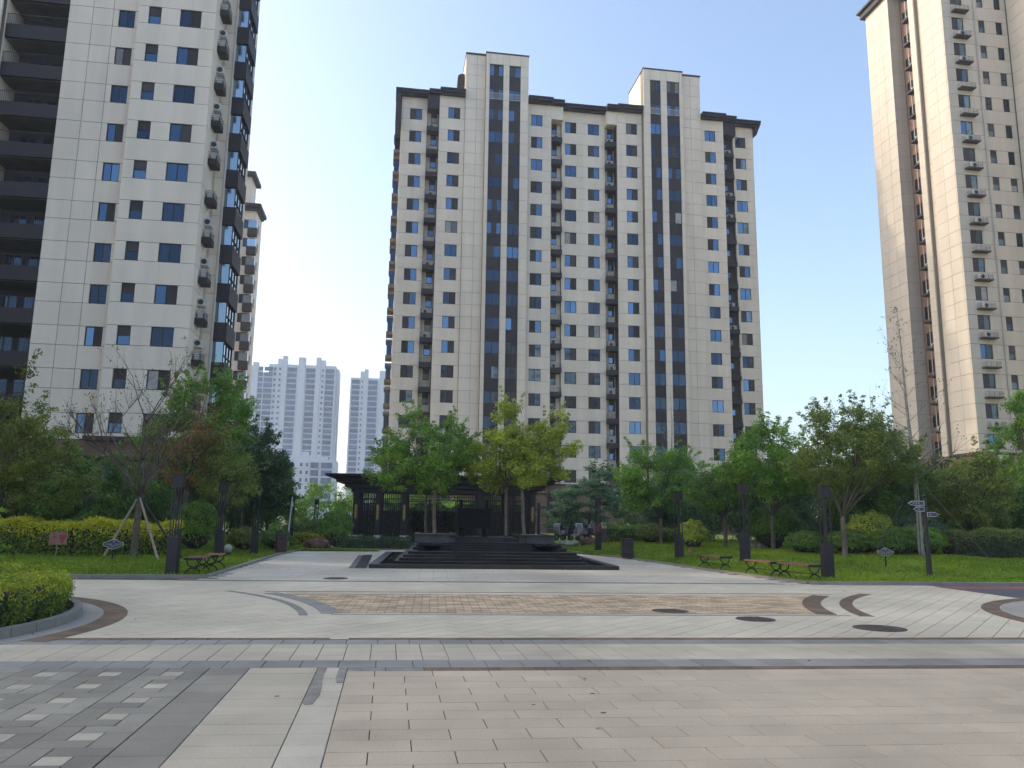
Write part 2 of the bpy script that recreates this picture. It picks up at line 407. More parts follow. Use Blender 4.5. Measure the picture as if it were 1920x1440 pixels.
# diagonal field and the far plaza: the slabs are too foreshortened to pick apart, so they are joined
CL, CR = (-9.4, 13.0), (16.2, 11.6)
def clip(q, ins, cut):
    out = []
    for i in range(len(q)):
        p, n_ = q[i], q[(i+1) % len(q)]
        a, b = ins(p), ins(n_)
        if a >= 0: out.append(p)
        if (a >= 0) != (b >= 0): t = a/(a-b); out.append((p[0]+(n_[0]-p[0])*t, p[1]+(n_[1]-p[1])*t))
    return out
def tiles(inside, ang, a, b, ext, h=.012, g=.006, top=0, yr=None):
    v = []; f = []; ca, sa = math.cos(ang), math.sin(ang); x0, x1, y0, y1 = ext
    cx, cy = (x0+x1)/2, (y0+y1)/2; rr = math.hypot(x1-x0, y1-y0)/2
    nj = int(rr/b)+1; ni = int(rr/a)+2
    for j in range(-nj, nj):
        for i in range(-ni, ni):
            u = i*a+(a/2 if j % 2 else 0); w_ = j*b
            mx, my = cx+(u+a/2)*ca-(w_+b/2)*sa, cy+(u+a/2)*sa+(w_+b/2)*ca
            if not (x0 < mx < x1 and y0 < my < y1) or not inside(mx, my): continue
            k = len(v); q = []
            for uu, ww in ((u+g, w_+g), (u+a-g, w_+g), (u+a-g, w_+b-g), (u+g, w_+b-g)): q.append((cx+uu*ca-ww*sa, cy+uu*sa+ww*ca))
            if yr:
                q = clip(q, lambda p: p[1]-K*p[0]-yr[0], 0); q = clip(q, lambda p: yr[1]-p[1]+K*p[0], 0) if len(q) > 2 else q
                if len(q) < 3: continue
            z = top+rnd.uniform(-.001, .001); m_ = len(q)
            v += [(p[0], p[1], z-h) for p in q]+[(p[0], p[1], z) for p in q]
            f += [tuple(range(k+m_, k+2*m_))]+[(k+n_, k+(n_+1) % m_, k+m_+(n_+1) % m_, k+m_+n_) for n_ in range(m_)]
    mb = MB(); mb.v = v; mb.f = f; return mb
dist = lambda x, y, c: math.hypot(x-c[0], y-c[1])
def in_tan(x, y): yy = y-K*x; return 14.30 < yy < 17.72 and dist(x, y, CL) > 8.62 and dist(x, y, CR) > 8.60
def in_field(x, y):
    yy = y-K*x
    return 11.0 < yy < 21.6 and dist(x, y, CL) > 4.85 and dist(x, y, CR) > 4.8 and (x < 14.6 or y < 16.2) and x > -12
fo = structure('diagonal_paving', MB().prism([(-12, 12.1), (14.4, 10.6), (14.4, 20.3), (-12, 21.8)], -.0118, -.0105), 'mortar')
tag(tiles(in_field, R_(45), .62, .31, (-12, 16, 10.2, 22.4), yr=(11.466, 21.14)).build('paving_slabs', 'field', fo), kind='stuff')
fo2 = structure('fountain_forecourt', MB().prism([(-4.6, 21.8), (11.4, 20.9), (10.4, 36), (9.5, 47), (-4.1, 47.5)], -.0118, -.0105), 'mortar')
tag(tiles(lambda x, y: 21.3 < y-K*x < 46 and (x > -4.62 and x < 11.1-(y-21)*.05), K, .8, .4, (-5, 12, 20, 47)).build('paving_slabs', 'field_far', fo2), kind='stuff')
def arcpts(c, r, y0, y1, n=14):
    out = []
    for k in range(n+1):
        y = y0+(y1-y0)*k/n; out.append((c[0]+(1 if c[0] < 0 else -1)*math.sqrt(r*r-(y-c[1])**2), y))
    return out
tn = structure('tan_cobble_panel', MB().prism(arcpts(CL, 8.6, 17.83, 14.35)+arcpts(CR, 8.58, 13.88, 17.22), -.009, .0022), 'mortar')
tag(tiles(lambda x, y: in_tan(x, y), K, .31, .15, (-3, 10, 13.3, 18.6), g=.009, top=.0062, h=.0045, yr=(14.30, 17.72)).build('cobbles', 'tan_cobble', tn), kind='stuff')

def ring(c, r0, r1, a0, a1, z0, z1, n=40, test=None):
    mb = MB()
    for k in range(n):
        t0, t1 = a0+(a1-a0)*k/n, a0+(a1-a0)*(k+1)/n
        P = lambda r, t: (c[0]+r*math.cos(t), c[1]+r*math.sin(t))
        if test and not test(*P((r0+r1)/2, (t0+t1)/2)): continue
        mb.prism([P(r0, t0), P(r1, t0), P(r1, t1), P(r0, t1)], z0, z1)
    return mb
def yb(lo, hi): return lambda x, y: lo < y-K*x < hi
structure('curved_brown_band', ring(CL, 5.0, 5.36, R_(-18), R_(62), -.011, .0045, 60), 'band_brown')
structure('curved_brown_band', ring(CR, 5.05, 5.38, R_(105), R_(172), -.011, .0045, 60), 'band_brown')
structure('curved_brown_band', ring(CR, 8.36, 8.72, R_(130), R_(172), -.011, .0092, 60, yb(14.2, 17.85)), 'band_brown')
structure('curved_brown_band', ring(CR, 7.75, 8.0, R_(120), R_(172), -.011, .0045, 60, yb(14.0, 18.3)), 'band_brown')
structure('curved_grey_band', ring(CL, 8.42, 8.72, R_(8), R_(45), -.011, .0092, 60, yb(14.2, 17.9)), 'band_grey')
structure('curved_grey_band', ring(CL, 8.05, 8.2, R_(6), R_(48), -.011, .0045, 60, yb(14.0, 18.3)), 'band_grey')
for y0, y1, xa, xb, mat in ((14.22, 14.30, -.75, 7.75, 'pave_white'), (14.05, 14.12, -.9, 8.3, 'band_grey'), (17.72, 17.80, -1.9, 9.4, 'pave_white'), (18.2, 18.26, -2.6, 10.3, 'band_brown'), (21.15, 21.30, -5.2, 10.4, 'band_grey'), (21.02, 21.10, -5.2, 10.6, 'band_brown')):
    structure('paving_line', MB().prism([(xa, y0+K*xa), (xb, y0+K*xb), (xb, y1+K*xb), (xa, y1+K*xa)], -.011, .0046), mat)
structure('planter_apron', ring(CL, 4.62, 4.995, R_(-30), R_(75), -.011, .003, 60), 'concrete')
structure('road_apron', MB().lathe([(5.04, -.011), (5.04, .0035)], 40, CR), 'concrete')
structure('road', MB().prism([(14.35, 16.1), (60, 13.6), (60, 18.3), (14.5, 19.75)], -.011, .002), 'asphalt')
structure('red_lane', MB().prism([(14.55, 19.1), (60, 17.0), (60, 17.9), (14.5, 19.75)], .002, .0065), 'red_lane')
# white tactile-looking small inlays of pale stone
for x, y, wx in ((-.72, 11.28, .25), (-2.1, 17.95, .4), (-.95, 14.25, .16), (-1.5, 15.8, .18), (-1.2, 15.1, .18)):
    structure('pale_inlay', MB().prism([(x, y+K*x), (x+wx, y+K*(x+wx)), (x+wx, y+.16+K*(x+wx)), (x, y+.16+K*x)], .0047, .0075), 'pave_white')

# kerbs: each stone its own piece
def kerb(name, pts, h=.10, wdt=.14, L=.95, label=None, mat='kerb'):
    root = tag(MB().box(-.05, .05, -.05, .05, -.04, -.02).build(name, mat, None, (pts[0][0], pts[0][1], 0)), kind='structure')
    for (x0, y0), (x1, y1) in zip(pts[:-1], pts[1:]):
        d = math.hypot(x1-x0, y1-y0); n = max(1, round(d/L)); a = math.atan2(y1-y0, x1-x0)
        me = box_mesh(d/n-.008, wdt, h+.05, mat)
        for k in range(n):
            t = (k+.5)/n
            o = link('kerb_stone', me, root, (x0+(x1-x0)*t-pts[0][0], y0+(y1-y0)*t-pts[0][1], (h-.05)/2), a)
    return root
arc = lambda c, r, a0, a1, n: [(c[0]+r*math.cos(R_(a0+(a1-a0)*k/n)), c[1]+r*math.sin(R_(a0+(a1-a0)*k/n))) for k in range(n+1)]
kerb('planter_kerb', arc(CL, 4.62, -60, 80, 22), .13, .13, .5)
kerb('lawn_kerb', [(-24, 22.9), (-7.5, 22.35), (-5.9, 22.33), (-4.66, 22.36)], .07)
kerb('lawn_kerb', [(-4.68, 22.6), (-4.55, 34.2), (-4.2, 38.2)], .065, .15)
kerb('lawn_kerb', [(11.3, 20.42), (12.0, 20.3), (17, 20.05), (50, 18.4)], .09)
kerb('lawn_kerb', [(11.4, 20.6), (10.75, 26), (10.35, 33.4), (9.7, 36.2)], .065, .17)

# lawns with a soft swell
def hR(x, y):
    d = min(1, max(0, (y-21.0)/6))*min(1, max(0, (x-10.6)/3.0)); d = d*d*(3-2*d)
    return .045+.33*d+.05*d*math.sin(x*.7)*math.cos(y*.45)
def hL(x, y):
    d = min(1, max(0, (y-22.3)/7))*min(1, max(0, (-4.8-x)/3.0)); d = d*d*(3-2*d)
    return .04+.16*d
def lawn(name, x0, x1, y0, y1, inside, h, step, mat):
    mb = MB(); idx = {}
    nx, ny = int((x1-x0)/step), int((y1-y0)/step)
    for j in range(ny+1):
        for i in range(nx+1):
            x, y = x0+i*step, y0+j*step; idx[i, j] = len(mb.v); mb.v.append((x, y, h(x, y)))
    for j in range(ny):
        for i in range(nx):
            if inside(x0+(i+.5)*step, y0+(j+.5)*step): mb.f.append((idx[i, j], idx[i+1, j], idx[i+1, j+1], idx[i, j+1]))
    o = structure(name, mb, mat); me = o.data
    me.polygons.foreach_set('use_smooth', [True]*len(me.polygons)); return o
M('lawn', (.125, .20, .024), .95, .30, .6, bump=.6, bscale=30)
def inR(x, y):
    if y < 20.4: return x > 12 and y > 20.35-(x-12)*.05
    edge = 11.35-(y-20.6)*.115 if y < 26 else (10.72-(y-26)*.055 if y < 33.4 else 10.3-(y-33.4)*.25)
    return x > edge and y < 70
def inL(x, y): return y > 22.42 and x < (-4.75 if y < 34.2 else -4.72+(y-34.2)*.12) and y < 70 or (y > 38.9 and y < 40.6 and x < -.4) 
lawn('lawn_right', 9, 62, 17.5, 70, inR, hR, .125, 'lawn'); lawn('lawn_left', -32, 1, 22, 70, inL, hL, .125, 'lawn')
# ================================================================== buildings
H = 2.9
# ---- the slab block in the middle
C = Building('apartment_block', (22, 96, 0), 'long beige apartment block with two stair towers in the centre')
c_rows = [(50.77-H*k-1.44, 50.77-H*k) for k in range(16)]; BR = 5.62; TOP = 52.35
BY, FY, WY, SY = 90.13, 89.1, 88.85, 88.35
C.core('joint', (-.2, 44.8, BY+.5, 104, 0, TOP-.05))
def cgrid(pl, a, b, wins=(), vj=(), rows=c_rows, z1=TOP, z0=BR, back=True, mat=None):
    C.grid('-y', pl, a, b, z0, z1, rows, wins, vj, mat=mat)
    if back: C.core('joint', (a+.02, b-.02, pl+.14, BY+.52, z0, z1-.02))
def cwin(pl, a, b, styles):
    for k, (si, he) in enumerate(c_rows):
        GL['dark'] = k > 9 or (k > 6 and rnd.random() < .5); C.window('window', '-y', pl, a, b, si, he, styles(k)); GL['dark'] = False
pick = lambda *a: (lambda k: rnd.choice(a))
cgrid(BY, -.34, 2.77, [(.70, 2.12)]); cwin(BY, .70, 2.12, pick('sg', 'sg', 'sg', 'gg'))
cgrid(FY, 4.19, 7.28, [(5.28, 6.70)]); cwin(FY, 5.28, 6.70, pick('gs', 'gs', 'gs', 'gg'))
cgrid(FY, 15.0, 18.01, [(15.49, 16.88)]); cwin(FY, 15.49, 16.88, pick('sg', 'sg', 'gg'))
cgrid(BY, 19.51, 25.07, [(19.98, 21.40), (22.90, 24.33)]); cwin(BY, 19.98, 21.40, pick('gs', 'gs', 'gg')); cwin(BY, 22.90, 24.33, pick('sg', 'sg', 'gg'))
cgrid(FY, 26.36, 29.62, [(27.56, 28.97)]); cwin(FY, 27.56, 28.97, pick('gs', 'gs', 'gg'))
cgrid(FY, 37.36, 40.44, [(37.92, 39.32)]); cwin(FY, 37.92, 39.32, pick('sg', 'sg', 'gg'))
cgrid(BY, 42.14, 44.95, [(42.47, 43.89)]); cwin(BY, 42.47, 43.89, pick('gs', 'sg', 'gg'))
PT = 58.0
p_rows = [(55.15, 56.6), (51.95, 53.4)]
s_rows = p_rows+c_rows
def stair(xa, xb, xc, xd, xe, wall, wj):
    # blank wall beside it, then piers and two dark strips of windows
    C.grid('-y', WY, wall[0], wall[1], BR, PT-.1, s_rows, (), (wj,)); C.core('joint', (wall[0]+.02, wall[1]-.02, WY+.14, BY+.53, BR, PT-.12))
    C.core('joint', (xa+.02, xe-.02, SY+.32, BY+.54, BR, PT-.02))
    C.core('joint', (min(wall[0], xa)+.05, max(wall[1], xe)-.05, BY+.54, 94.4, TOP-.5, PT-.05))
    strips = xb
    C.grid('-y', SY, xa, strips[0][0], BR, PT, s_rows); C.grid('-y', SY, strips[0][1], strips[1][0], BR, PT, s_rows); C.grid('-y', SY, strips[1][1], xe, BR, PT, s_rows)
    for a, b in strips:
        C.panel('-y', SY, a, b, s_rows[0][1], PT)
        for k, (si, he) in enumerate(s_rows):
            nxt = s_rows[k+1][1] if k+1 < len(s_rows) else BR
            C.panel('-y', SY+.18, a, b, nxt, si, th=.16, gap=.012, mat='dark_clad')
            st = rnd.choice(['sg', 'sg', 'gs', 'gg'] if b-a < 1.6 else ['3', 'gg', 'd', '3', 'sg']) if k < 9 else rnd.choice(['d', 'd', 'd', 'sg', 'gs'])
            GL['dark'] = k > 2 and rnd.random() < .8; C.window('window', '-y', SY+.10, a, b, si, he, st); GL['dark'] = False
        # white railing at the upper landing
        si, he = p_rows[1]
        q = MB()
        for i in range(int((b-a)/.13)+1): q.tube([(a+.04+i*.13, SY+.05, si), (a+.04+i*.13, SY+.05, si+.85)], .018, 4)
        q.tube([(a, SY+.05, si+.85), (b, SY+.05, si+.85)], .025, 4); q.tube([(a, SY+.05, si+.08), (b, SY+.05, si+.08)], .02, 4)
        C.part('landing_railing', q, 'white_rail')
    x0, x1 = min(wall[0], xa), max(wall[1], xe)
    C.panel('-x', x0, BY-.6, 94.4, TOP-.6, PT-.05, th=.05, gap=.0, mat='facade')
    for zz in (54.2, 56.2): C.part('coping_line', MB().box(x0-.012, x0+.04, BY-.6, 94.4, zz, zz+.03), 'joint')
    C.part('coping', MB().box(xa-.06, xe+.06, SY-.06, SY+.35, PT, PT+.16).box(x0-.06, x1+.06, SY+.36, 94.5, PT-.1, PT+.06), 'brown_trim')
stair(9.70, [(10.15, 11.84), (12.58, 13.98)], 0, 0, 14.98, (7.28, 9.70), 8.63)
stair(29.64, [(30.54, 31.92), (32.72, 34.38)], 0, 0, 34.80, (34.80, 37.34), 36.0)
# recessed condenser bays
for a, b, wx, far in ((2.77, 4.19, (3.27, 4.0), 0), (18.01, 19.51, (18.25, 18.98), 1), (25.07, 26.36, (25.45, 26.2), 0), (40.44, 42.14, (40.75, 41.45), 2)):
    C.core('facade' if far < 2 else 'brown_trim', (a+.01, b-.01, BY+.42, BY+.5, BR, TOP-.1))
    C.part('bay_head', MB().box(a, b, FY+.03 if far != 2 else FY+.1, BY+.42, 50.45, TOP-.03), 'facade' if far == 1 or a > 25 and far == 0 else 'dark_clad')
    for k, (si, he) in enumerate(c_rows):
        C.window('narrow_window', '-y', BY+.30, wx[0], wx[1], si-.15, he-.1, 'g2', .08)
        ledge(C, '-y', BY+.41, (a+b)/2-.03, si-1.72, min(1.42, b-a-.02), 1.25 if far != 2 else 1.0, .58, ac=rnd.random() < .55)
    q = MB().tube([(a+.16, BY+.1, BR), (a+.16, BY+.1, 50.4)], .045, 5).tube([(a+.30, BY+.16, BR), (a+.30, BY+.16, 50.4)], .03, 5)
    C.part('drain_pipe', q, 'pipe')
    C.part('dark_return', MB().box(b-.035 if far in (0,) else a, b+.0 if far in (0,) else a+.03, FY+.16, BY+.42, BR, 50.44), 'dark_clad')
# eaves, stepping with the facade
def eave(a, b, y, back=104.5):
    C.part('eave', MB().box(a, b, y-.85, y+1.6, TOP+.02, TOP+.30).box(a, b, y-.95, y+1.6, TOP+.302, TOP+.50).box(a, b, y-.55, y+1.6, TOP-.16, TOP+.018), 'roof_dark')
eave(-1.1, 2.9, BY); eave(2.905, 4.2, BY-.45); eave(4.205, 7.26, FY); eave(15.02, 18.1, FY); eave(18.105, 19.6, FY+.35); eave(19.605, 25.0, BY); eave(25.005, 26.3, FY+.3); eave(26.305, 29.6, FY); eave(37.36, 40.5, FY); eave(40.505, 42.1, FY+.4); eave(42.105, 45.7, BY)
C.part('roof', MB().box(-1.0, 45.6, 91.75, 104.8, TOP+.03, TOP+.34), 'roof_dark')
C.part('gable_board', MB().box(-1.05, -.42, 89.4, 100, 48.2, TOP+.015), 'roof_dark')
C.part('gable_board', MB().xprism([(45.0, 51.0), (45.15, 51.0), (45.65, TOP+.01), (45.0, TOP+.01)], 89.4, 100), 'roof_dark')
C.part('side_wall', MB().box(-.36, -.21, BY+.15, 104, BR, TOP-.06).box(44.81, 44.97, BY+.15, 104, BR, TOP-.06), 'facade')
# bay windows along the left gable
for k in range(15):
    z = 50.77-H*(k+1)-1.6
    b_ = C.part('bay_window', MB().box(-1.02, -.4, 93.1, 95.1, z+.385, z+1.995), 'glass_dark')
    link('sill', MB().box(-1.15, -.38, 93, 95.2, z, z+.38).mesh('sill', 'bay_brown'), b_); link('hood', MB().box(-1.15, -.38, 93, 95.2, z+2.0, z+2.3).mesh('hood', 'bay_brown'), b_)
# water tank on the stair roof, aerials
C.part('roof_tank', MB().xprism([(6.35, 54.35), (7.25, 54.35), (7.25, 56.1), (7.0, 56.15), (6.55, 56.0), (6.4, 55.7)], 90.4, 91.6), 'roof_dark')
for x in (5.6, 16.6, 28.0, 38.6): C.part('aerial', MB().tube([(x, 92, TOP+.3), (x, 92, TOP+1.3)], .03, 4), 'iron')
# brown plinth storeys
C.core('brown_clad', (-.3, 44.9, BY-.35, BY+.49, 0, BR-.12))
C.part('string_course', MB().box(-.5, 45.1, BY-.62, BY+.3, BR-.16, BR).box(-.4, 45.0, BY-.5, BY-.345, 4.42, 4.56), 'brown_trim')
for a in (.9, 5.5, 15.4, 20.0, 22.9, 27.5, 38, 42.5):
    for z in (.9, 3.0):
        C.window('window', '-y', BY-.36, a, a+1.2, z, z+1.2, rnd.choice(['gs', 'd']), .0)
C.part('porch_roof', MB().box(14.6, 17.3, 87.2, BY-.36, 2.75, 3.0), 'brown_trim')
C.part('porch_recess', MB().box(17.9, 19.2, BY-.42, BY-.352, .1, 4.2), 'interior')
pl = C.part('address_plate', MB().box(15.95, 17.35, BY-.40, BY-.352, 2.55, 3.12), 'far_glass')
C.finish()

# ---- left tower
GL['dark'] = True
Lb = Building('apartment_tower', (-19, 60, 0), 'beige tower at left edge with dark balconies and flat bay')
l_rows = [(48.64-H*k-1.32, 48.64-H*k) for k in range(16)]          # heads at 37.04 + n*2.9
LBR = 6.32; LT = 58
BK, BA = 54.8, 53.99
Lb.core('joint', (-23.6, -18.7, BK+.14, 65, LBR, LT), (-18.7, -13.75, BA+.14, 65.2, LBR, LT), (-13.76, -12.98, 57.05, 65.1, LBR, LT))
Lb.grid('-y', BK, -23.68, -18.8, LBR, LT-1, l_rows, [(-20.36, -19.30)], (-22.1, -20.75), gap=.034, vjall=True)
Lb.grid('-y', BA, -18.84, -13.6, LBR, LT-1, l_rows, [(-18.11, -17.29), (-16.0, -14.59)], (), gap=.034)
for k, (si, he) in enumerate(l_rows[2:]):
    Lb.window('window', '-y', BK, -20.36, -19.30, si, he, rnd.choice(['gs', 'gs', 'gg', 'd']))
    Lb.window('window', '-y', BA, -18.11, -17.29, si, he, 'g2')
    Lb.window('window', '-y', BA, -16.0, -14.59, si, he, rnd.choice(['gs', 'gs', 'gg', 'd']))
Lb.grid('+x', -13.6, BA+.14, 56.9, LBR, LT-1, l_rows, gap=.034)
Lb.grid('-y', 56.9, -13.6, -12.84, LBR, LT-1, [(s-1.2, h-1.2) for s, h in l_rows], gap=.034)
Lb.grid('+x', -12.84, 56.9+.14, 65.2, LBR, LT-1, l_rows, [(57.6, 59.7), (62.3, 63.0)], (61.0,), gap=.034)
Lb.part('corner_bead', MB().box(-12.90, -12.80, 56.84, 56.94, LBR, LT-1), 'pipe')
for k, (si, he) in enumerate(l_rows):
    # dark boxed balconies with glazing between, narrow windows, condensers in the notch
    bx = Lb.part('balcony', MB().box(-12.84, -11.95, 57.45, 60.6, si-1.62, si-.25), 'dark_clad')
    link('glazing', MB().box(-12.84, -12.12, 57.6, 60.5, si-.245, si+1.27).mesh('pane', 'glass_pale'), bx, (0, 0, 0))
    fr = MB()
    for yy in (57.58, 58.55, 59.5, 60.45): fr.box(-12.13, -12.06, yy, yy+.07, si-.245, si+1.27)
    fr.box(-12.13, -12.05, 57.6, 60.5, si+.28, si+.34); link('frame', fr.mesh('frame', 'frame'), bx)
    Lb.window('narrow_window', '+x', -12.84, 62.3, 63.0, si-.2, he, 'd', .02)
    ledge(Lb, '+x', -13.6, 55.6, si-1.0, 1.15, .62, .42, ac=True, rail=.5)
    if rnd.random() < .55:
        q = MB().box(-13.6, -13.1, 55.3, 56.1, si+.35, si+.9); cu = Lb.part('condenser', q, 'ac_white')
        link('fan_grille', MB().tube([(-13.35, 55.29, si+.62), (-13.35, 55.27, si+.62)], .19, 12).mesh('fan', 'ac_fan'), cu)
Lb.part('refrigerant_pipe', MB().tube([(-13.42, 56.6, LBR), (-13.42, 56.6, 52)], .04, 5), 'pipe')
# loggia column on the left
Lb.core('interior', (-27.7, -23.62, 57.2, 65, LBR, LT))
Lb.core('joint', (-66, -27.75, BK+.14, 65, LBR, LT)); Lb.grid('-y', BK-.5, -31.5, -27.75, LBR, LT-1, l_rows, [(-30.3, -29.2)], (-28.6,), gap=.034, vjall=True)
Lb.part('side_wall', MB().box(-27.74, -27.66, BK, 57.19, LBR, LT-1).box(-23.68, -23.62, BK+.14, 57.19, LBR, LT-1), 'facade')
for k, (si, he) in enumerate(l_rows):
    z = si-1.55
    p_ = Lb.part('balcony', MB().box(-27.64, -23.70, BK+.02, BK+.22, z, z+1.0).box(-27.64, -23.70, BK+.22, 57.18, z+.0, z+.2), 'dark_clad')
    q = MB()
    for i in range(31): q.tube([(-27.6+i*.13, BK+.1, z+1.0), (-27.6+i*.13, BK+.1, z+1.78)], .012, 4)
    q.tube([(-27.62, BK+.1, z+1.8), (-23.72, BK+.1, z+1.8)], .025, 4)
    link('railing', q.mesh('railing', 'iron'), p_)
    Lb.part('soffit', MB().box(-27.64, -23.70, BK+.24, 57.18, z-.06, z-.005), 'soffit')
    Lb.window('sliding_door', '-y', 57.1, -26.9, -25.75, z+.25, z+2.4, 'd', .0); Lb.window('sliding_door', '-y', 57.1, -25.4, -24.1, z+.25, z+2.4, 'd', .0)
# plinth
Lb.core('brown_clad', (-19.0, -13.45, BA-.1, 65.1, 0, LBR-.15), (-66, -19.01, BK, 65.0, 0, LBR-.05), (-13.44, -12.9, 57, 65.1, 0, LBR-.05))
Lb.part('string_course', MB().box(-19.4, -13.2, BA-.5, BA+.3, LBR-.14, LBR+.14).box(-19.35, -13.25, BA-.4, BA-.105, 5.02, 5.2), 'brown_trim')
for a in (-18.1, -16.0, -14.6): Lb.window('window', '-y', BA-.12, a, a+.8, 3.3, 4.9, 'd', 0)
Lb.finish()

GL['dark'] = False
# ---- right tower
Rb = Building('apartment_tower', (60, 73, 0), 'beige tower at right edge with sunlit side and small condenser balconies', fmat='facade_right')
r_rows = [(62.36-H*k-1.42, 62.36-H*k) for k in range(19)]
RBR = 8.3; RT = 62.3; RX = 54.74; RY = 66.77
Rb.core('joint', (RX+.15, 61.95, RY+.15, 69.85, RBR, RT-.05), (62.45, 80, 60.15, 69.8, RBR, RT-.05), (RX+.6, 80, 69.86, 71.0, RBR, RT-.06), (RX+.16, 80, 71.02, 71.85, RBR, RT-.07), (56.3, 80, 71.86, 75.2, RBR, RT-.08), (RX+.17, 80, 75.22, 79.4, RBR, RT-.09), (61.9, 62.46, 66.92, 69.8, RBR, RT-.1))
Rb.grid('-y', RY, RX, 62.2, RBR, RT, r_rows, [(55.80, 57.13), (58.86, 59.58), (60.90, 61.63)], (), gap=.035)
Rb.grid('-x', 62.3, 60, RY, RBR, RT, r_rows, (), (63.5,), gap=.035); Rb.grid('-y', 60, 62.44, 70, RBR, RT, r_rows, (), (65,), gap=.035)
for k, (si, he) in enumerate(r_rows):
    Rb.window('window', '-y', RY, 55.80, 57.13, si, he, rnd.choice(['sg', 'sg', 'sg', 'gg']))
    Rb.window('narrow_window', '-y', RY, 58.86, 59.58, si, he, 'g2'); Rb.window('narrow_window', '-y', RY, 60.90, 61.63, si, he, rnd.choice(['d', 'g2']))
    if k < 18: ledge(Rb, '-y', RY, 56.62, si-1.0, 1.6, .62, 0, ac=rnd.random() < .5, rail=.5, mat='brown_trim', slab=True)
Rb.part('drain_pipe', MB().tube([(58.42, RY-.09, 0), (58.42, RY-.09, RT)], .075, 8), 'pipe')
Rb.grid('-x', RX, RY+.14, 69.9, RBR, RT, r_rows, (), (68.4,), gap=.03)
Rb.grid('-x', RX, 71.0, 71.88, RBR, RT, r_rows, gap=.03); Rb.grid('-x', RX, 75.2, 79.45, RBR, RT, r_rows, (), (76.6, 78.0), gap=.03)
Rb.grid('-x', RX+.46, 69.9, 71.0, RBR, RT, r_rows, gap=.03)
Rb.core('brown_clad', (56.2, 56.29, 71.9, 75.18, RBR, RT-.1)); Rb.grid('-y', 75.2, RX+.14, 56.2, RBR, RT-.1, r_rows, gap=.03, th=.02)
for k, (si, he) in enumerate(r_rows):
    Rb.window('window', '-x', 56.2, 73.9, 74.7, si, he, 'd', -.03); Rb.window('window', '-x', 56.2, 72.4, 73.1, si+.7, he+.7, 'd', -.03)
    if k < 18: ledge(Rb, '-x', 56.19, 72.75, si-.75, 1.5, 1.15, 0, ac=rnd.random() < .6, rail=.12, mat='roof_dark', slab=True)
Rb.part('refrigerant_pipe', MB().tube([(55.7, 73.55, RBR), (55.7, 73.55, RT-1)], .05, 6), 'pipe')
Rb.part('eave', MB().box(RX-.75, 81, RY-.75, 80.1, RT+.32, RT+.55).box(RX-.45, 80.6, RY-.45, 79.9, RT-.35, RT+.31), 'roof_dark')
Rb.core('brown_clad', (RX-.05, 62.29, RY-.05, 79.6, 0, RBR-.13), (62.295, 80, 59.9, 79.59, 0, RBR-.14))
Rb.part('string_course', MB().box(RX-.35, 62.2, RY-.35, RY+.1, RBR-.12, RBR+.1).box(RX-.35, RX+.1, RY+.101, 69.9, RBR-.12, RBR+.1).box(RX-.28, 62.2, RY-.28, RY-.055, 7.28, 7.44).box(RX-.28, RX-.055, RY-.05, 69.9, 7.28, 7.44), 'brown_trim')
for a in (55.9, 58.8, 60.8):
    for z in (1.6, 4.9): Rb.window('window', '-y', RY-.07, a, a+1.1, z, z+1.5, 'gg', 0)
q = Rb.part('condenser', MB().box(56.3, 57.2, RY-.75, RY-.4, 7.5, 8.1), 'ac_white'); link('fan_grille', MB().tube([(56.75, RY-.75, 7.8), (56.75, RY-.77, 7.8)], .22, 12).mesh('fan', 'ac_fan'), q, rel(Rb.o))
q.children[0].location = (0, 0, 0)
Rb.finish()

# ---- tower farther back on the left, only its gable end shows
Bb = Building('apartment_tower', (-30, 124, 0), 'narrow glimpse of beige tower with dark eaves behind the left tower')
Bx = -21.5
b_rows = [(45.5-H*k-1.4, 45.5-H*k) for k in range(15)]
Bb.core('joint', (-60, Bx-.15, 118.15, 123, 0, 47.2), (-60, -27, 123.01, 131, 0, 47.15)); Bb.grid('-y', 118, -34, Bx, 3, 47.2, b_rows, [(-23.2, -21.8)], (-26,)); Bb.grid('+x', Bx, 118.14, 123, 3, 47.2, b_rows, [(120, 121.2)], ())
for k, (si, he) in enumerate(b_rows):
    Bb.window('window', '-y', 118, -23.2, -21.8, si, he, 'd')
    bx = Bb.part('balcony', MB().box(Bx-1.0, Bx+.35, 117.2, 118.0, si-1.35, si-.1), 'dark_clad'); link('glazing', MB().box(Bx-.95, Bx+.25, 117.35, 118.0, si-.095, si+1.1).mesh('pane', 'glass_pale'), bx)
Bb.part('eave', MB().box(-60, Bx+.75, 116.9, 122.6, 47.25, 47.75).box(-60, Bx+.45, 117.3, 122.4, 46.9, 47.24), 'roof_dark'); Bb.part('wall', MB().box(-60, -22.6, 118.2, 122.3, 47.76, 52.4), 'facade'); Bb.part('eave', MB().box(-60, -21.9, 117.2, 122.6, 52.41, 52.95), 'roof_dark')
Bb.finish(120)

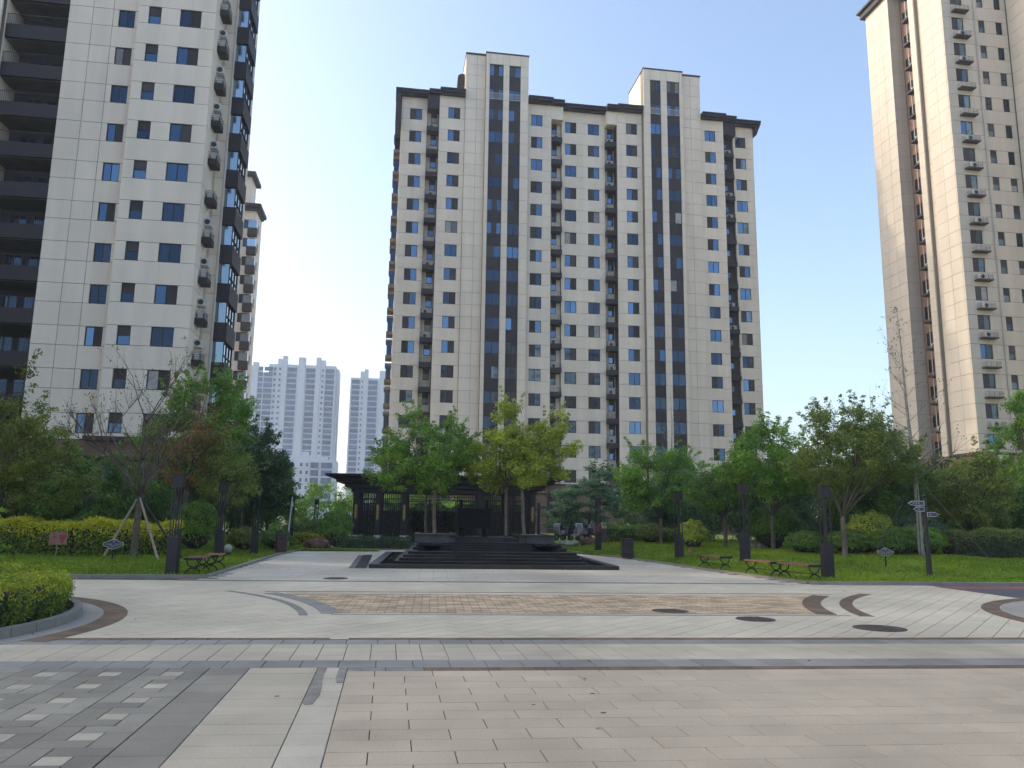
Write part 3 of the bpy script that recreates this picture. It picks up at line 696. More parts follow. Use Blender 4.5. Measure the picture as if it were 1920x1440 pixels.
# ---- white towers far away between the blocks
def far_tower(name, label, loc, boxes, tops, cols, rows, y):
    t = empty(name, loc, label=label, cat='tower')
    for b in boxes: MB().box(*b).build('wall', 'far_white', t, rel(t))
    for b in tops: MB().box(*b).build('roof_fin', 'far_white', t, rel(t))
    for a, b, *yy in cols:
        yw = yy[0] if yy else y
        for si, he in rows:
            if b-a < 1.2: s2, h2 = si+.35, he-.3
            else: s2, h2 = si-.25, he
            link('window', box_mesh(b-a, .25, h2-s2, 'far_glass'), t, Vector(((a+b)/2, yw-.02, (s2+h2)/2))-t.location)
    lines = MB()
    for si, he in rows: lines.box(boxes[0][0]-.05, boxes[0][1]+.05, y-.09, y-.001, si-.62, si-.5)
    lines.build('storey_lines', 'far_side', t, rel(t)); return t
fr = [(76.6-2.92*k, 78.5-2.92*k) for k in range(21)]
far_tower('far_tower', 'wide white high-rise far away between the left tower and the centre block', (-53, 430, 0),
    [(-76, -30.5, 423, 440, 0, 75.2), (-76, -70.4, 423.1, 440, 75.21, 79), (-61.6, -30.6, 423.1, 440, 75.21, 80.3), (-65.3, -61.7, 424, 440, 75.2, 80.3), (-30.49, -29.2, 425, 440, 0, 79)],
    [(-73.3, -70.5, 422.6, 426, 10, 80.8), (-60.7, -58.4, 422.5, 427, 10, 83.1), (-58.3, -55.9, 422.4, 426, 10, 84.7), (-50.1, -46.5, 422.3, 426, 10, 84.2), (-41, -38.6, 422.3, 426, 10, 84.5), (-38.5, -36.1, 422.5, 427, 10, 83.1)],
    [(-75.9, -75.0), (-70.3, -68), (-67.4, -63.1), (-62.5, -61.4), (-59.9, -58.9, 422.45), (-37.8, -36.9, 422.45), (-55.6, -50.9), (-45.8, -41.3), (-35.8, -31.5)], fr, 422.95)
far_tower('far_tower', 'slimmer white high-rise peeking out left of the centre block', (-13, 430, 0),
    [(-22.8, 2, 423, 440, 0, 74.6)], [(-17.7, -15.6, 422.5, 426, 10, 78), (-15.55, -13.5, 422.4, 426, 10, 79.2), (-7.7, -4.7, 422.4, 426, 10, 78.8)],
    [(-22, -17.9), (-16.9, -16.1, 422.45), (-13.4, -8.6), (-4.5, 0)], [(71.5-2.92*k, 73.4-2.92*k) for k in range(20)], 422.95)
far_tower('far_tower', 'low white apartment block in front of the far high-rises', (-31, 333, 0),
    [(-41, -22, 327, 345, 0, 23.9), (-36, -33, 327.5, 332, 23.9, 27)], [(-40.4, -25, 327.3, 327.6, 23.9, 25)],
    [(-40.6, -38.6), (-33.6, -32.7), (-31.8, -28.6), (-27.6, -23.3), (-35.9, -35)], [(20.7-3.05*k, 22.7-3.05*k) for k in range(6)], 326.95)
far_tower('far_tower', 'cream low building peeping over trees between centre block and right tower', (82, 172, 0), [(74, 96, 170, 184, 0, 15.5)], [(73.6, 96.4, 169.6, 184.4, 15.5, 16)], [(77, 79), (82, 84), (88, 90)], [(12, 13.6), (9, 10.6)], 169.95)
# ---- blocks outside the frame: one added unseen to shade the square, two that stand in the window reflections
def plain_block(label, x0, x1, y0, y1, h, face):
    b = empty('apartment_block', ((x0+x1)/2, (y0+y1)/2, 0), label=label, cat='apartment block')
    MB().box(x0, x1, y0, y1, 0, h).build('wall', 'facade', b, rel(b))
    MB().box(x0-.6, x1+.6, y0-.6, y1+.6, h, h+.5).build('eave', 'roof_dark', b, rel(b))
    for k in range(int(h/H)-1):
        q = MB(); z = 1.5+k*H
        if face == '+y':
            x = x0+1
            while x < x1-2: q.box(x, x+1.5, y1, y1+.05, z, z+1.45); x += 3.4
        else:
            y = y0+1
            while y < y1-2: q.box(x1, x1+.05, y, y+1.5, z, z+1.45); y += 3.4
        q.build('window_row', 'glass_dark', b, rel(b))
plain_block('unseen beige block added left of the frame to shade the square', -72, -58, 14, 50, 49, '+x')
plain_block('beige block behind the viewer seen only in window reflections', -30, 22, -124, -110, 56, '+y')
plain_block('second beige block behind the viewer seen only in window reflections', 38, 84, -128, -114, 66, '+y')
# ================================================================== fountain, pavilion, street furniture
M('bronze', (.007, .0065, .007), .65, .4, 6, bump=.4, bscale=25, spec=.2)
M('granite_glint', (.075, .077, .08), .5, .4, 4, obj=.4)
M('timber_dark', (.011, .009, .010), .55, .25, 2, obj=.2)
M('roof_tile', (.009, .008, .009), .8, .2, 3)
M('gold_plate', (.20, .15, .05), .35, .25, 12, metal=.5)
M('gold_mark', (.45, .36, .16), .4, 0, metal=.3)
M('stone_white', (.50, .50, .49), .7, .12, 5, bump=.2)
M('lamp_metal', (.020, .0185, .023), .5, .1, 4, obj=.1)
M('bench_wood', (.22, .090, .052), .6, .25, 7, obj=.15)
M('bench_iron', (.012, .014, .014), .45, .1, 5)
M('sign_slate', (.055, .060, .085), .5, .1, 5)
M('sign_white', (.55, .56, .60), .5, 0)
M('sign_red', (.36, .045, .050), .6, .1, 5)
M('sign_board', (.30, .165, .135), .7, .15, 8)
M('stick', (.30, .24, .17), .8, .2, 6)
M('bin_red', (.065, .030, .030), .6, .2, 4)
M('bin_dark', (.028, .022, .024), .6, .2, 4)
M('rock_brown', (.17, .085, .065), .9, .35, 4, bump=.8, bscale=12)
M('rock_pale', (.38, .355, .33), .9, .4, 5, bump=.8, bscale=14)
M('ball', (.36, .335, .32), .5, .05, 5)
M('tyre', (.012, .012, .012), .8, 0)
M('rim', (.30, .30, .31), .35, 0, metal=.8)
M('cover_white', (.42, .42, .42), .8, .06, 8)
M('cover_red', (.42, .022, .040), .8, .1, 8)
M('cover_grey', (.20, .21, .25), .8, .1, 8)
M('scooter_red', (.17, .02, .025), .4, 0)
M('scooter_dark', (.03, .03, .045), .4, 0)
M('plate_blue', (.02, .09, .45), .5, 0)
AK = math.atan(K)

# ---- stepped fountain
F = empty('stepped_fountain', (3.4, 26.2, 0), AK, label='black granite stepped fountain with basin and raised planters', cat='fountain')
def blocks(parent, x0, x1, y0, y1, z0, z1, L, mat, name='stone_block'):
    n = max(1, round((x1-x0)/L)); me = box_mesh((x1-x0)/n-.006, y1-y0, z1-z0, mat)
    for k in range(n): link(name, me, parent, (x0+(x1-x0)*(k+.5)/n, (y0+y1)/2, (z0+z1)/2+rnd.uniform(-.002, .002)))
blocks(F, -3.98, 4.24, 0, .30, -.005, .13, .92, 'granite_top', 'rim_stone')
blocks(F, -3.98, 4.24, 9.2, 9.5, -.005, .13, .92, 'granite_top', 'rim_stone')
for x in (-3.98, 3.94):
    for k in range(9): link('rim_stone', box_mesh(.3, .98, .135, 'granite_top'), F, (x+.15, .79+k*.99, .0625))
MB().box(-3.68, 3.94, .3, 9.2, -.01, .075).build('water', 'water', F)
LV = [(-3.22, 3.35, 1.25, .17), (-3.08, 3.30, 1.60, .27), (-2.95, 3.26, 1.92, .36), (-2.80, 3.22, 2.25, .46), (-2.66, 3.05, 3.45, .56), (-2.54, 2.90, 3.72, .65), (-2.44, 2.78, 3.98, .74)]
for i, (a, b, y, z) in enumerate(LV):
    z0 = .02 if i == 0 else LV[i-1][3]-.03
    MB().box(a+.03, b-.03, y+.34, 8.6-.2*i, z0-.02, z-.012).build('core', 'granite_wet', F)
    blocks(F, a, b, y, y+.36, z0, z, .86, 'granite_wet')
    blocks(F, a+.01, b-.01, y-.012, y+.03, z-.014, z+.004, .86, 'granite_glint', 'step_glint')  # pale strips that paint the wet reflection along each step edge
    for x in (a, b-.3):
        for k in range(5): link('stone_block', box_mesh(.3, .96, z-z0, 'granite_grey' if x == a else 'granite_wet'), F, (x+.15-.006, y+.84+k*.965, (z+z0)/2+.0015))
for i, (y, z) in enumerate(((2.75, .53), (3.02, .60), (3.3, .67), (3.58, .735))): blocks(F, -1.28, 1.68, y, 4.4, z-.12, z, 1.0, 'granite_wet', 'centre_step')
# water spilling over the front courses
def planter(x0, x1, y0, y1, z0, z1, flip):
    p = MB().prism([(x0, y0), (x1-(0 if flip else .25), y0), (x1, y0+.3), (x1, y1), (x0, y1)] if not flip else [(x0+.25, y0), (x1, y0), (x1, y1), (x0, y1), (x0, y0+.3)], z0, z1-.06).build('planter', 'granite_grey', F)
    MB().box(x0-.04, x1+.04, y0-.05, y0+.18, z1-.058, z1).box(x0-.04, x0+.16, y0+.181, y1, z1-.058, z1).box(x1-.16, x1+.04, y0+.181, y1, z1-.058, z1).build('coping', 'granite_top', p)
    MB().box(x0+.17, x1-.17, y0+.19, y1-.02, z1-.1, z1-.03).build('soil', 'soil', p)
planter(-2.62, -1.1, 3.95, 7.2, .70, 1.03, False); planter(1.36, 2.66, 3.9, 7.2, .70, 1.03, True)
blocks(F, -1.07, 1.33, 4.42, 4.7, .70, .89, .6, 'granite_top', 'parapet_stone')
MB().box(-1.0, 1.3, 4.71, 7.4, .6, .90).build('plinth', 'granite_wet', F)
for x0, x1 in ((-2.40, -1.60), (1.8, 2.68)):
    b = MB(); c = (x0+x1)/2
    b.v = [(c-.22, 3.2, .47), (c+.22, 3.2, .47), (c+.22, 3.6, .47), (c-.22, 3.6, .47), (x0, 2.95, .64), (x1, 2.95, .64), (x1, 3.75, .64), (x0, 3.75, .64)]
    b.f = [(0, 3, 2, 1), (4, 5, 6, 7), (0, 1, 5, 4), (1, 2, 6, 5), (2, 3, 7, 6), (3, 0, 4, 7)]
    q = b.build('spill_bowl', 'granite_wet', F)
    MB().box(x0-.02, c-.05, 2.93, 3.77, .642, .72).box(c+.05, x1+.02, 2.93, 3.77, .642, .72).box(c-.049, c+.049, 3.0, 3.77, .642, .69).build('lip', 'granite_wet', q)
# drainage channel of dark pebbles on the left
ch = structure('pebble_channel', MB().prism([(-1.2, 26.35), (-.62, 26.32), (-.62, 35.6), (-1.2, 34.8)], .004, .012), 'granite_top')
pb = MB()
for k in range(900):
    x = rnd.uniform(-.98, -.66); y = rnd.uniform(26.5, 35); r = rnd.uniform(.02, .045)
    i = len(pb.v); a = rnd.uniform(0, 3)
    for j in range(5): pb.v.append((x+r*math.cos(a+j*1.257), y+r*math.sin(a+j*1.257), .012))
    pb.v.append((x, y, .012+r*.8)); pb.f += [(i+j, i+(j+1) % 5, i+5) for j in range(5)]
tag(pb.build('pebbles', 'pebble', ch), kind='stuff')

# ---- bronze cauldron on the fountain
Q = empty('bronze_cauldron', (3.42, 32.4, .902), AK, label='dark four-legged bronze cauldron standing on top of the fountain', cat='cauldron')
b = MB(); b.v = [(-.58, -.42, .34), (.58, -.42, .34), (.58, .42, .34), (-.58, .42, .34), (-.64, -.47, 1.02), (.64, -.47, 1.02), (.64, .47, 1.02), (-.64, .47, 1.02)]
b.f = [(0, 3, 2, 1), (4, 5, 6, 7), (0, 1, 5, 4), (1, 2, 6, 5), (2, 3, 7, 6), (3, 0, 4, 7)]
bd = b.build('body', 'bronze', Q)
MB().box(-.70, .70, -.53, -.40, 1.022, 1.12).box(-.70, .70, .40, .53, 1.022, 1.12).box(-.70, -.56, -.399, .399, 1.022, 1.12).box(.56, .70, -.399, .399, 1.022, 1.12).build('rim', 'bronze', bd)
for x in (-.61, .61):
    for y in (-.44, .44): MB().xprism([(x-.03, .3), (x+.03, .3), (x+.045, 1.0), (x-.045, 1.0)], y-.05, y+.05).build('corner_flange', 'bronze', bd)
for x in (-.46, .46):
    for y in (-.32, .32): MB().tube([(x, y, 0), (x, y, .08), (x, y, .2), (x, y, .36)], [.11, .085, .075, .11], 10).build('leg', 'bronze', Q)
for x in (-.52, .52):
    h_ = MB(); 
    h_.box(x-.05, x+.05, -.24, -.14, 1.121, 1.46).box(x-.05, x+.05, .14, .24, 1.121, 1.46).box(x-.05, x+.05, -.139, .139, 1.36, 1.46); h_.build('handle', 'bronze', Q)

# ---- latticed pavilion
P = empty('lattice_pavilion', (3.3, 46, 0), AK, label='dark latticed timber pavilion with wide flat roof behind the fountain', cat='pavilion')
x_ = lambda X: X-3.3
r1 = MB()
r1.v = [(x_(-3.5), -1.3, 3.86), (x_(10.0), -1.3, 3.86), (x_(10.0), 3.9, 3.86), (x_(-3.5), 3.9, 3.86), (x_(-3.5), -1.3, 3.99), (x_(10.0), -1.3, 3.99), (x_(10.0), 3.9, 3.99), (x_(-3.5), 3.9, 3.99), (x_(-2.4), .6, 4.06), (x_(8.9), .6, 4.06), (x_(8.9), 2.0, 4.06), (x_(-2.4), 2.0, 4.06)]
r1.f = [(0, 3, 2, 1), (0, 1, 5, 4), (1, 2, 6, 5), (2, 3, 7, 6), (3, 0, 4, 7), (4, 5, 9, 8), (5, 6, 10, 9), (6, 7, 11, 10), (7, 4, 8, 11), (8, 9, 10, 11)]
rf = r1.build('roof', 'roof_tile', P)
MB().box(x_(-2.95), x_(9.4), -.75, 3.4, 3.55, 3.855).build('eave_tier', 'timber_dark', rf)
MB().box(x_(-2.5), x_(8.95), -.4, 3.0, 3.28, 3.549).build('eave_tier', 'timber_dark', rf)
MB().box(x_(-2.15), x_(8.5), -.16, .16, 3.0, 3.279).box(x_(-2.15), x_(8.5), 2.3, 2.6, 3.0, 3.279).build('beam', 'timber_dark', P)
PX = [(-2.02, -1.66), (-.77, -.47), (.70, 1.06), (5.05, 5.40), (6.62, 6.92), (8.10, 8.40)]
def glyphs(mb, x, y0, y1, zs, s, seed):
    g = random.Random(seed)
    for z in zs:
        for k in range(3): zz = z+(k-1)*s*.36; wd = s*g.uniform(.3, .5); mb.box(x-wd, x+wd, y0, y1, zz-s*.06, zz+s*.06)
        xx = x+g.uniform(-.2, .2)*s; mb.box(xx-s*.05, xx+s*.05, y0+.0006, y1-.0004, z-s*.45, z+s*.45)
for i, (a, b) in enumerate(PX):
    for y in (-.16, 2.3):
        p = MB().box(x_(a), x_(b), y, y+.3, .6, 3.0).build('post', 'timber_dark', P)
        if y < 0:
            if i in (0, 1, 2, 5):
                c = x_((a+b)/2); g_ = MB().box(c-.078, c+.078, -.185, -.161, 1.52, 2.32).build('plaque', 'gold_plate', p)
                q = MB(); glyphs(q, c, -.190, -.1855, [2.17-.17*k for k in range(4 if i == 0 else 5)], .1, i); q.build('lettering', 'gold_mark', g_)
        MB().box(x_(a)-.05, x_(b)+.05, y-.05, y+.35, 0, .40).box(x_(a)-.03, x_(b)+.03, y-.03, y+.33, .40, .60).build('plinth', 'stone_white', P)
def slats(a, b, y, z0=.3, z1=2.99, st=.105):
    n = int((b-a)/st); me = wmesh(('slat', y, z0, z1), lambda: MB().box(-.024, .024, y-.03, y+.03, z0, z1).mesh('slat', 'timber_dark'))
    for k in range(n): link('slat', me, P, (x_(a+(b-a)*(k+.5)/n), 0, 0))
    for z in (.42, 2.35, 2.62): link('rail', MB().box(x_(a), x_(b), y-.045, y-.031, z, z+.05).mesh('rail', 'timber_dark'), P)
slats(-1.66, -.77, 0); slats(-.47, .70, 0); slats(5.40, 6.62, 0); slats(6.92, 8.10, 0)
slats(-1.66, -.77, 2.45, st=.15); slats(5.40, 6.62, 2.45); slats(6.92, 8.10, 2.45, st=.12)
def lattice(a, b):
    fm = MB(); t = .035
    for z in (2.62, 2.78, 2.93): fm.box(x_(a), x_(b), -.03, .03, z-t/2, z+t/2)
    for k in range(1, 3): c = x_(a+(b-a)*k/3); fm.box(c-t/2, c+t/2, -.028, .028, 2.55, 2.99)
    fm.build('lattice_head', 'timber_dark', P)
    n = 3; wd = (b-a)/n
    for k in range(n):
        x0, x1 = x_(a+k*wd)+.04, x_(a+(k+1)*wd)-.04
        if k == 1: continue
        q = MB()
        for ins, zt in ((0, 2.56), (.13, 2.40)):
            q.box(x0+ins, x0+ins+.05, -.035, .035, .4+ins, zt).box(x1-ins-.05, x1-ins, -.035, .035, .4+ins, zt).box(x0+ins+.05, x1-ins-.05, -.034, .034, zt-.05, zt).box(x0+ins+.05, x1-ins-.05, -.034, .034, .4+ins, .45+ins)
        q.build('lattice_frame', 'timber_dark', P)
        rr = MB(); g = random.Random(k)
        for j in range(26):
            u, v = g.uniform(x0+.2, x1-.25), g.uniform(1.9, 2.3)
            if g.random() < .5: rr.box(u, u+.14, -.02, .02, v, v+.012)
            else: rr.box(u, u+.012, -.019, .021, v, v+.14)
        rr.build('fretwork', 'timber_dark', P)
lattice(1.06, 5.05)
slats(2.2, 2.9, 2.45); slats(3.9, 5.05, 2.45); MB().box(x_(-2), x_(8.4), -.3, 3, -.02, .12).build('floor', 'granite_grey', P)

# ---- lamp posts
def make_lamp():
    o = empty('lamp_post', (0, 0, 0)); s = .135
    MB().box(-s, s, -s, s, 0, 1.0).build('base_column', 'lamp_metal', o)
    for x in (-1, 1):
        for y in (-1, 1): MB().tube([(x*.105, y*.105, .99), (x*.105, y*.105, 2.36)], .019, 6).build('rod', 'lamp_metal', o)
    MB().tube([(0, 0, .99), (0, 0, 2.36)], .017, 6).build('rod', 'lamp_metal', o)
    h_ = MB().box(-s, s, -s, s, 2.34, 2.68).build('lamp_head', 'lamp_metal', o)
    MB().box(-s-.012, s+.012, -s-.012, s+.012, 2.681, 2.71).build('cap', 'lamp_metal', h_)
    return o
lamps = [(-5.68, 22.84, 'nearest lamp post on the left lawn, beside the pair of benches'), (-6.05, 30.6, 'second lamp post on the left, in front of the pale globe'), (-5.45, 34.6, 'third lamp post on the left, left of the red-brown bin'), (-5.15, 44.2, 'fourth lamp post on the left, right of the slim pale pole'), (-4.75, 54.5, 'farthest lamp post on the left, rising behind the brown rock'),
         (10.75, 40.4, 'farthest lamp post on the right, beside the parked scooters'), (11.75, 31.4, 'lamp post on the right lawn between the dark bin and the first bench'), (12.5, 26.9, 'lamp post on the right lawn behind the single bench'), (12.62, 21.75, 'nearest lamp post on the right, at the end of the benches')]
L0 = make_lamp()
for i, (x, y, lb) in enumerate(lamps):
    o = L0 if i == 0 else copy_tree(L0)
    o.location = (x, y, (hL if x < 0 else hR)(x, y)-.02); o.rotation_euler.z = rnd.uniform(-.08, .08)+(.12 if x > 0 else -.05)
    tag(o, lb, 'lamp post', 'lamp posts along the square')

# ---- benches: arched cast-iron ends, timber slats
def make_bench(Ln=1.45):
    o = empty('park_bench', (0, 0, 0)); W_ = .40
    for k in range(4): link('seat_slat', box_mesh(.088, Ln, .04, 'bench_wood'), o, (-.165+k*.11, 0, .435))
    for y in (-Ln/2+.06, Ln/2-.06):
        q = MB()
        q.tube([(.205*math.cos(a), y, .19*math.sin(a)) for a in [math.pi*k/12 for k in range(13)]], .021, 6)
        q.tube([(.17*math.cos(a), y, .405-.19*math.sin(a)) for a in [math.pi*k/12 for k in range(13)]], .019, 6)
        q.box(-.23, .23, y-.03, y+.03, .392, .413)
        q.build('end_frame', 'bench_iron', o)
    q = MB().box(-.235, .235, -Ln/2-.02, -Ln/2+.0, .41, .465).box(-.235, .235, Ln/2, Ln/2+.02, .41, .465); q.build('end_trim', 'bench_iron', o)
    q = MB().tube([(0, -Ln/2+.06, .2), (0, Ln/2-.06, .2)], .012, 6); q.build('tie_rod', 'bench_iron', o)
    return o
B0 = make_bench()
for i, (x, y, a, lb) in enumerate([(-5.12, 23.25, .04, 'nearer bench of the left pair, next to the lamp post'), (-5.0, 24.75, .04, 'farther bench of the left pair'), (-4.95, 38.2, .02, 'small distant bench right of the red-brown bin on the left'),
        (11.02, 26.1, .14, 'single bench farthest along the right side'), (11.28, 23.05, .12, 'middle bench on the right side'), (11.62, 21.55, .16, 'nearest bench on the right side, beside the lamp post')]):
    o = B0 if i == 0 else copy_tree(B0)
    o.location = (x, y, .035); o.rotation_euler.z = a
    tag(o, lb, 'bench', 'iron and timber benches')

# ---- litter bins
def bin_(loc, sx, sy, h, mat, lb, rz):
    o = empty('litter_bin', loc, rz, label=lb, cat='bin')
    MB().box(-sx, sx, -sy, sy, .03, h).build('body', mat, o); MB().box(-sx-.02, sx+.02, -sy-.02, sy+.02, h, h+.05).build('lid', 'bin_dark', o)
    MB().box(-sx+.05, sx-.05, -sy-.006, -sy+.01, .12, h-.25).build('door', mat, o); MB().box(-sx+.08, sx-.08, -sy-.008, -sy+.01, h-.2, h-.06).build('slot', 'frame', o)
bin_((-4.55, 36.0, .03), .20, .20, .76, 'bin_red', 'red-brown litter bin at the left edge of the square', .3)
bin_((10.15, 33.3, .03), .24, .22, .78, 'bin_dark', 'dark litter bin at the right edge of the square', -.2)

# ---- signs
def oval_sign(loc, s, rz, lb, seed):
    o = empty('lawn_sign', loc, rz, label=lb, cat='sign')
    pts = [(-1, 0), (-.82, .42), (-.55, .50), (-.30, .85), (0, 1), (.30, .85), (.55, .50), (.82, .42), (1, 0), (.82, -.42), (.55, -.50), (.30, -.85), (0, -1), (-.30, -.85), (-.55, -.50), (-.82, -.42)][::-1]
    c = .52
    MB().xprism([(x*s, c+z*s*.52) for x, z in pts][::-1], -.015, .015).build('rim_plate', 'sign_white', o)
    MB().xprism([(x*s*.93, c+z*s*.46) for x, z in pts][::-1], -.021, -.0155).build('face', 'sign_slate', o)
    q = MB()
    for k in range(9):
        if k == 4: continue
        glyphs(q, (k-4)*s*.17, -.0262, -.0215, [c], s*.13, seed+k)
    q.box(-s*.4, s*.4, -.0262, -.0215, c-s*.16, c-s*.14).box(-.02*s, .06*s, -.0262, -.0215, c+s*.2, c+s*.34).box(-.16*s, .1*s, -.0262, -.0215, c-s*.28, c-s*.25)
    q.build('lettering', 'sign_white', o)
    MB().box(-.022, .022, .016, .05, 0, c).build('stake', 'bench_iron', o)
oval_sign((-8.6, 27.2, hL(-8.6, 27.2)-.02), .31, .22, 'scalloped slate sign on the left lawn beside the propped tree', 3)
oval_sign((16.1, 24.2, hR(16.1, 24.2)-.02), .25, -.45, 'scalloped slate sign on the right lawn near the signpost', 20)
o = empty('warning_sign', (-10.7, 28.4, hL(-10.7, 28.4)-.02), .25, label='small pinkish board with red emblem on a stick by the yellow hedge', cat='sign')
MB().box(-.26, .26, -.012, .012, .42, .82).build('board', 'sign_board', o)
MB().xprism([(.02, .74), (.05, .60), (.10, .53), (.07, .48), (.18, .48), (.15, .53), (.20, .60), (.23, .74), (.18, .75), (.16, .70), (.13, .75), (.10, .70), (.07, .75)][::-1], -.018, -.0125).build('emblem', 'sign_red', o)
q = MB().box(-.23, -.03, -.016, -.0125, .60, .615).box(-.13, -.10, -.016, -.0125, .66, .78).box(-.16, -.07, -.0165, -.0128, .65, .69).box(-.20, -.05, -.016, -.0125, .50, .51).box(-.20, -.07, -.016, -.0125, .46, .47); q.build('lettering', 'sign_red', o)
MB().tube([(-.03, .03, 0), (-.01, .03, .6)], .018, 6).build('stake', 'stick', o)
# ---- fingerpost
o = empty('fingerpost', (16.4, 22.5, hR(16.4, 22.5)-.02), -.35, label='dark signpost with three pointing boards on the right lawn', cat='signpost')
MB().tube([(.0, 0, 0), (0, 0, .62), (0, 0, .63), (0, 0, .68), (0, 0, .69), (0, 0, 2.38)], [.085, .08, .092, .092, .062, .055], 12).build('pole', 'lamp_metal', o, smooth=False)
MB().lathe([(.0, 2.38), (.06, 2.39), (.075, 2.42), (.05, 2.46), (.01, 2.49)], 10).build('finial', 'lamp_metal', o)
def finger(z, x0, x1, right, seed):
    t = .11; hh = .07
    P_ = [(x0, z-hh), (x1-t, z-hh), (x1, z), (x1-t, z+hh), (x0, z+hh)] if right else [(x1, z-hh), (x1, z+hh), (x0+t, z+hh), (x0, z), (x0+t, z-hh)]
    cx = sum(p[0] for p in P_)/5
    if not right: P_ = P_[::-1]
    b = MB().xprism(P_, -.09, -.07).build('sign_board', 'sign_white', o)
    MB().xprism([(cx+(x-cx)*.92, z+(zz-z)*.78) for x, zz in P_], -.095, -.0905).build('face', 'sign_slate', b)
    q = MB(); n = int((x1-x0-.2)/.075)
    for k in range(n): glyphs(q, x0+.08+(0 if right else .08)+k*.075, -.0995, -.0955, [z], .05, seed+k)
    q.build('lettering', 'sign_white', b)
finger(2.20, -.50, -.03, False, 40); finger(2.02, -.36, -.03, False, 50); finger(1.86, .03, .37, True, 60)

# ---- rocks, globe, pole
def rock(name, loc, s, mat, lb, seed, flat=.6):
    g = random.Random(seed); bm_v = []; n, mr = 12, 8
    b = MB()
    for j in range(mr+1):
        ph = math.pi*j/mr
        for i in range(n):
            th = 2*math.pi*i/n; r = 1+.22*math.sin(3*th+seed+ph*2)+.16*g.uniform(-1, 1)
            b.v.append((s[0]*r*math.sin(ph)*math.cos(th), s[1]*r*math.sin(ph)*math.sin(th), max(-.05, s[2]*(flat+.75*math.cos(ph)*r*.9))))
    for j in range(mr):
        for i in range(n): b.f.append((j*n+i, (j+1)*n+i, (j+1)*n+(i+1) % n, j*n+(i+1) % n))
    o = b.build(name, mat, None, loc); tag(o, lb, 'rock'); return o
rock('boulder', (-3.35, 40.4, .02), (.62, .4, .42), 'rock_brown', 'reddish brown boulder left of the pavilion', 2)
rock('boulder', (-8.3, 32.2, .1), (.38, .3, .36), 'rock_pale', 'pale weathered stone on the left lawn behind the lamp post', 5)
rock('boulder', (12.0, 47.2, .05), (.55, .4, .38), 'rock_brown', 'brown boulder beside the fountain at the right, before the scooters', 8)
rock('boulder', (10.9, 47.6, .05), (.6, .4, .22), 'rock_pale', 'low pale stone left of the brown boulder on the right', 9)
rock('boulder', (17.45, 37.2, .33), (.42, .3, .32), 'rock_pale', 'white stone left of the lamp post on the right lawn', 13)
rock('boulder', (18.2, 37.0, .33), (.30, .3, .34), 'rock_pale', 'white stone right of the lamp post on the right lawn', 14)
rock('boulder', (12.9, 33.0, .2), (.2, .18, .17), 'rock_brown', 'small dark stone on the right lawn by the path', 17)
o = empty('globe_lamp', (-6.05, 32.3, .1), label='pale globe on the left lawn behind the second lamp post', cat='lamp')
MB().lathe([(.02, .08)]+[(.165*math.sin(a), .25-.165*math.cos(a)) for a in [math.pi*k/12 for k in range(1, 12)]]+[(.02, .415)], 20).build('globe', 'ball', o, smooth=True); MB().lathe([(.12, 0), (.12, .1)], 12).build('foot', 'lamp_metal', o)
tag(MB().tube([(0, 0, 0), (.02, 0, 1.2), (.1, 0, 2.55)], [.05, .045, .035], 8).build('slim_pole', 'sign_white', None, (-5.05, 42.5, .05)), 'slim pale leaning pole left of the fourth lamp post', 'pole')
# ---- manhole covers
for x, y, r, lb in ((-1.33, 22.1, .33, 'round iron manhole cover before the fountain at left'), (5.2, 14.42, .34, 'round iron manhole cover at the edge of the tan cobbles'), (6.28, 13.2, .33, 'round iron manhole cover just in front of the tan cobbles'), (7.8, 12.0, .40, 'largest round iron manhole cover near the brown band at right')):
    o = empty('manhole_cover', (x, y, .002), label=lb, cat='manhole'); MB().lathe([(r, 0), (r, .008), (r-.05, .0085), (r-.055, .004), (r-.06, .004)], 28).build('ring', 'manhole', o)
    q = MB().lathe([(r-.065, .0), (r-.065, .008)], 28)
    for k in range(-3, 4): q.box(-.2, .2, k*.09-.015, k*.09+.015, .008, .011)
    q.build('lid', 'manhole', o)
# fallen leaf bits and stains in the foreground
for x, y, r in ((1.35, 7.35, .012), (1.9, 7.0, .02), (-.95, 7.9, .018), (2.0, 7.75, .02), (-4.3, 12.2, .03)):
    structure('dirt_spot', MB().prism([(x+r*1.4*math.cos(a)*rnd.uniform(.6, 1.2), y+r*math.sin(a)*rnd.uniform(.6, 1.2)) for a in [k*.9 for k in range(7)]], .0022, .0045), 'manhole')

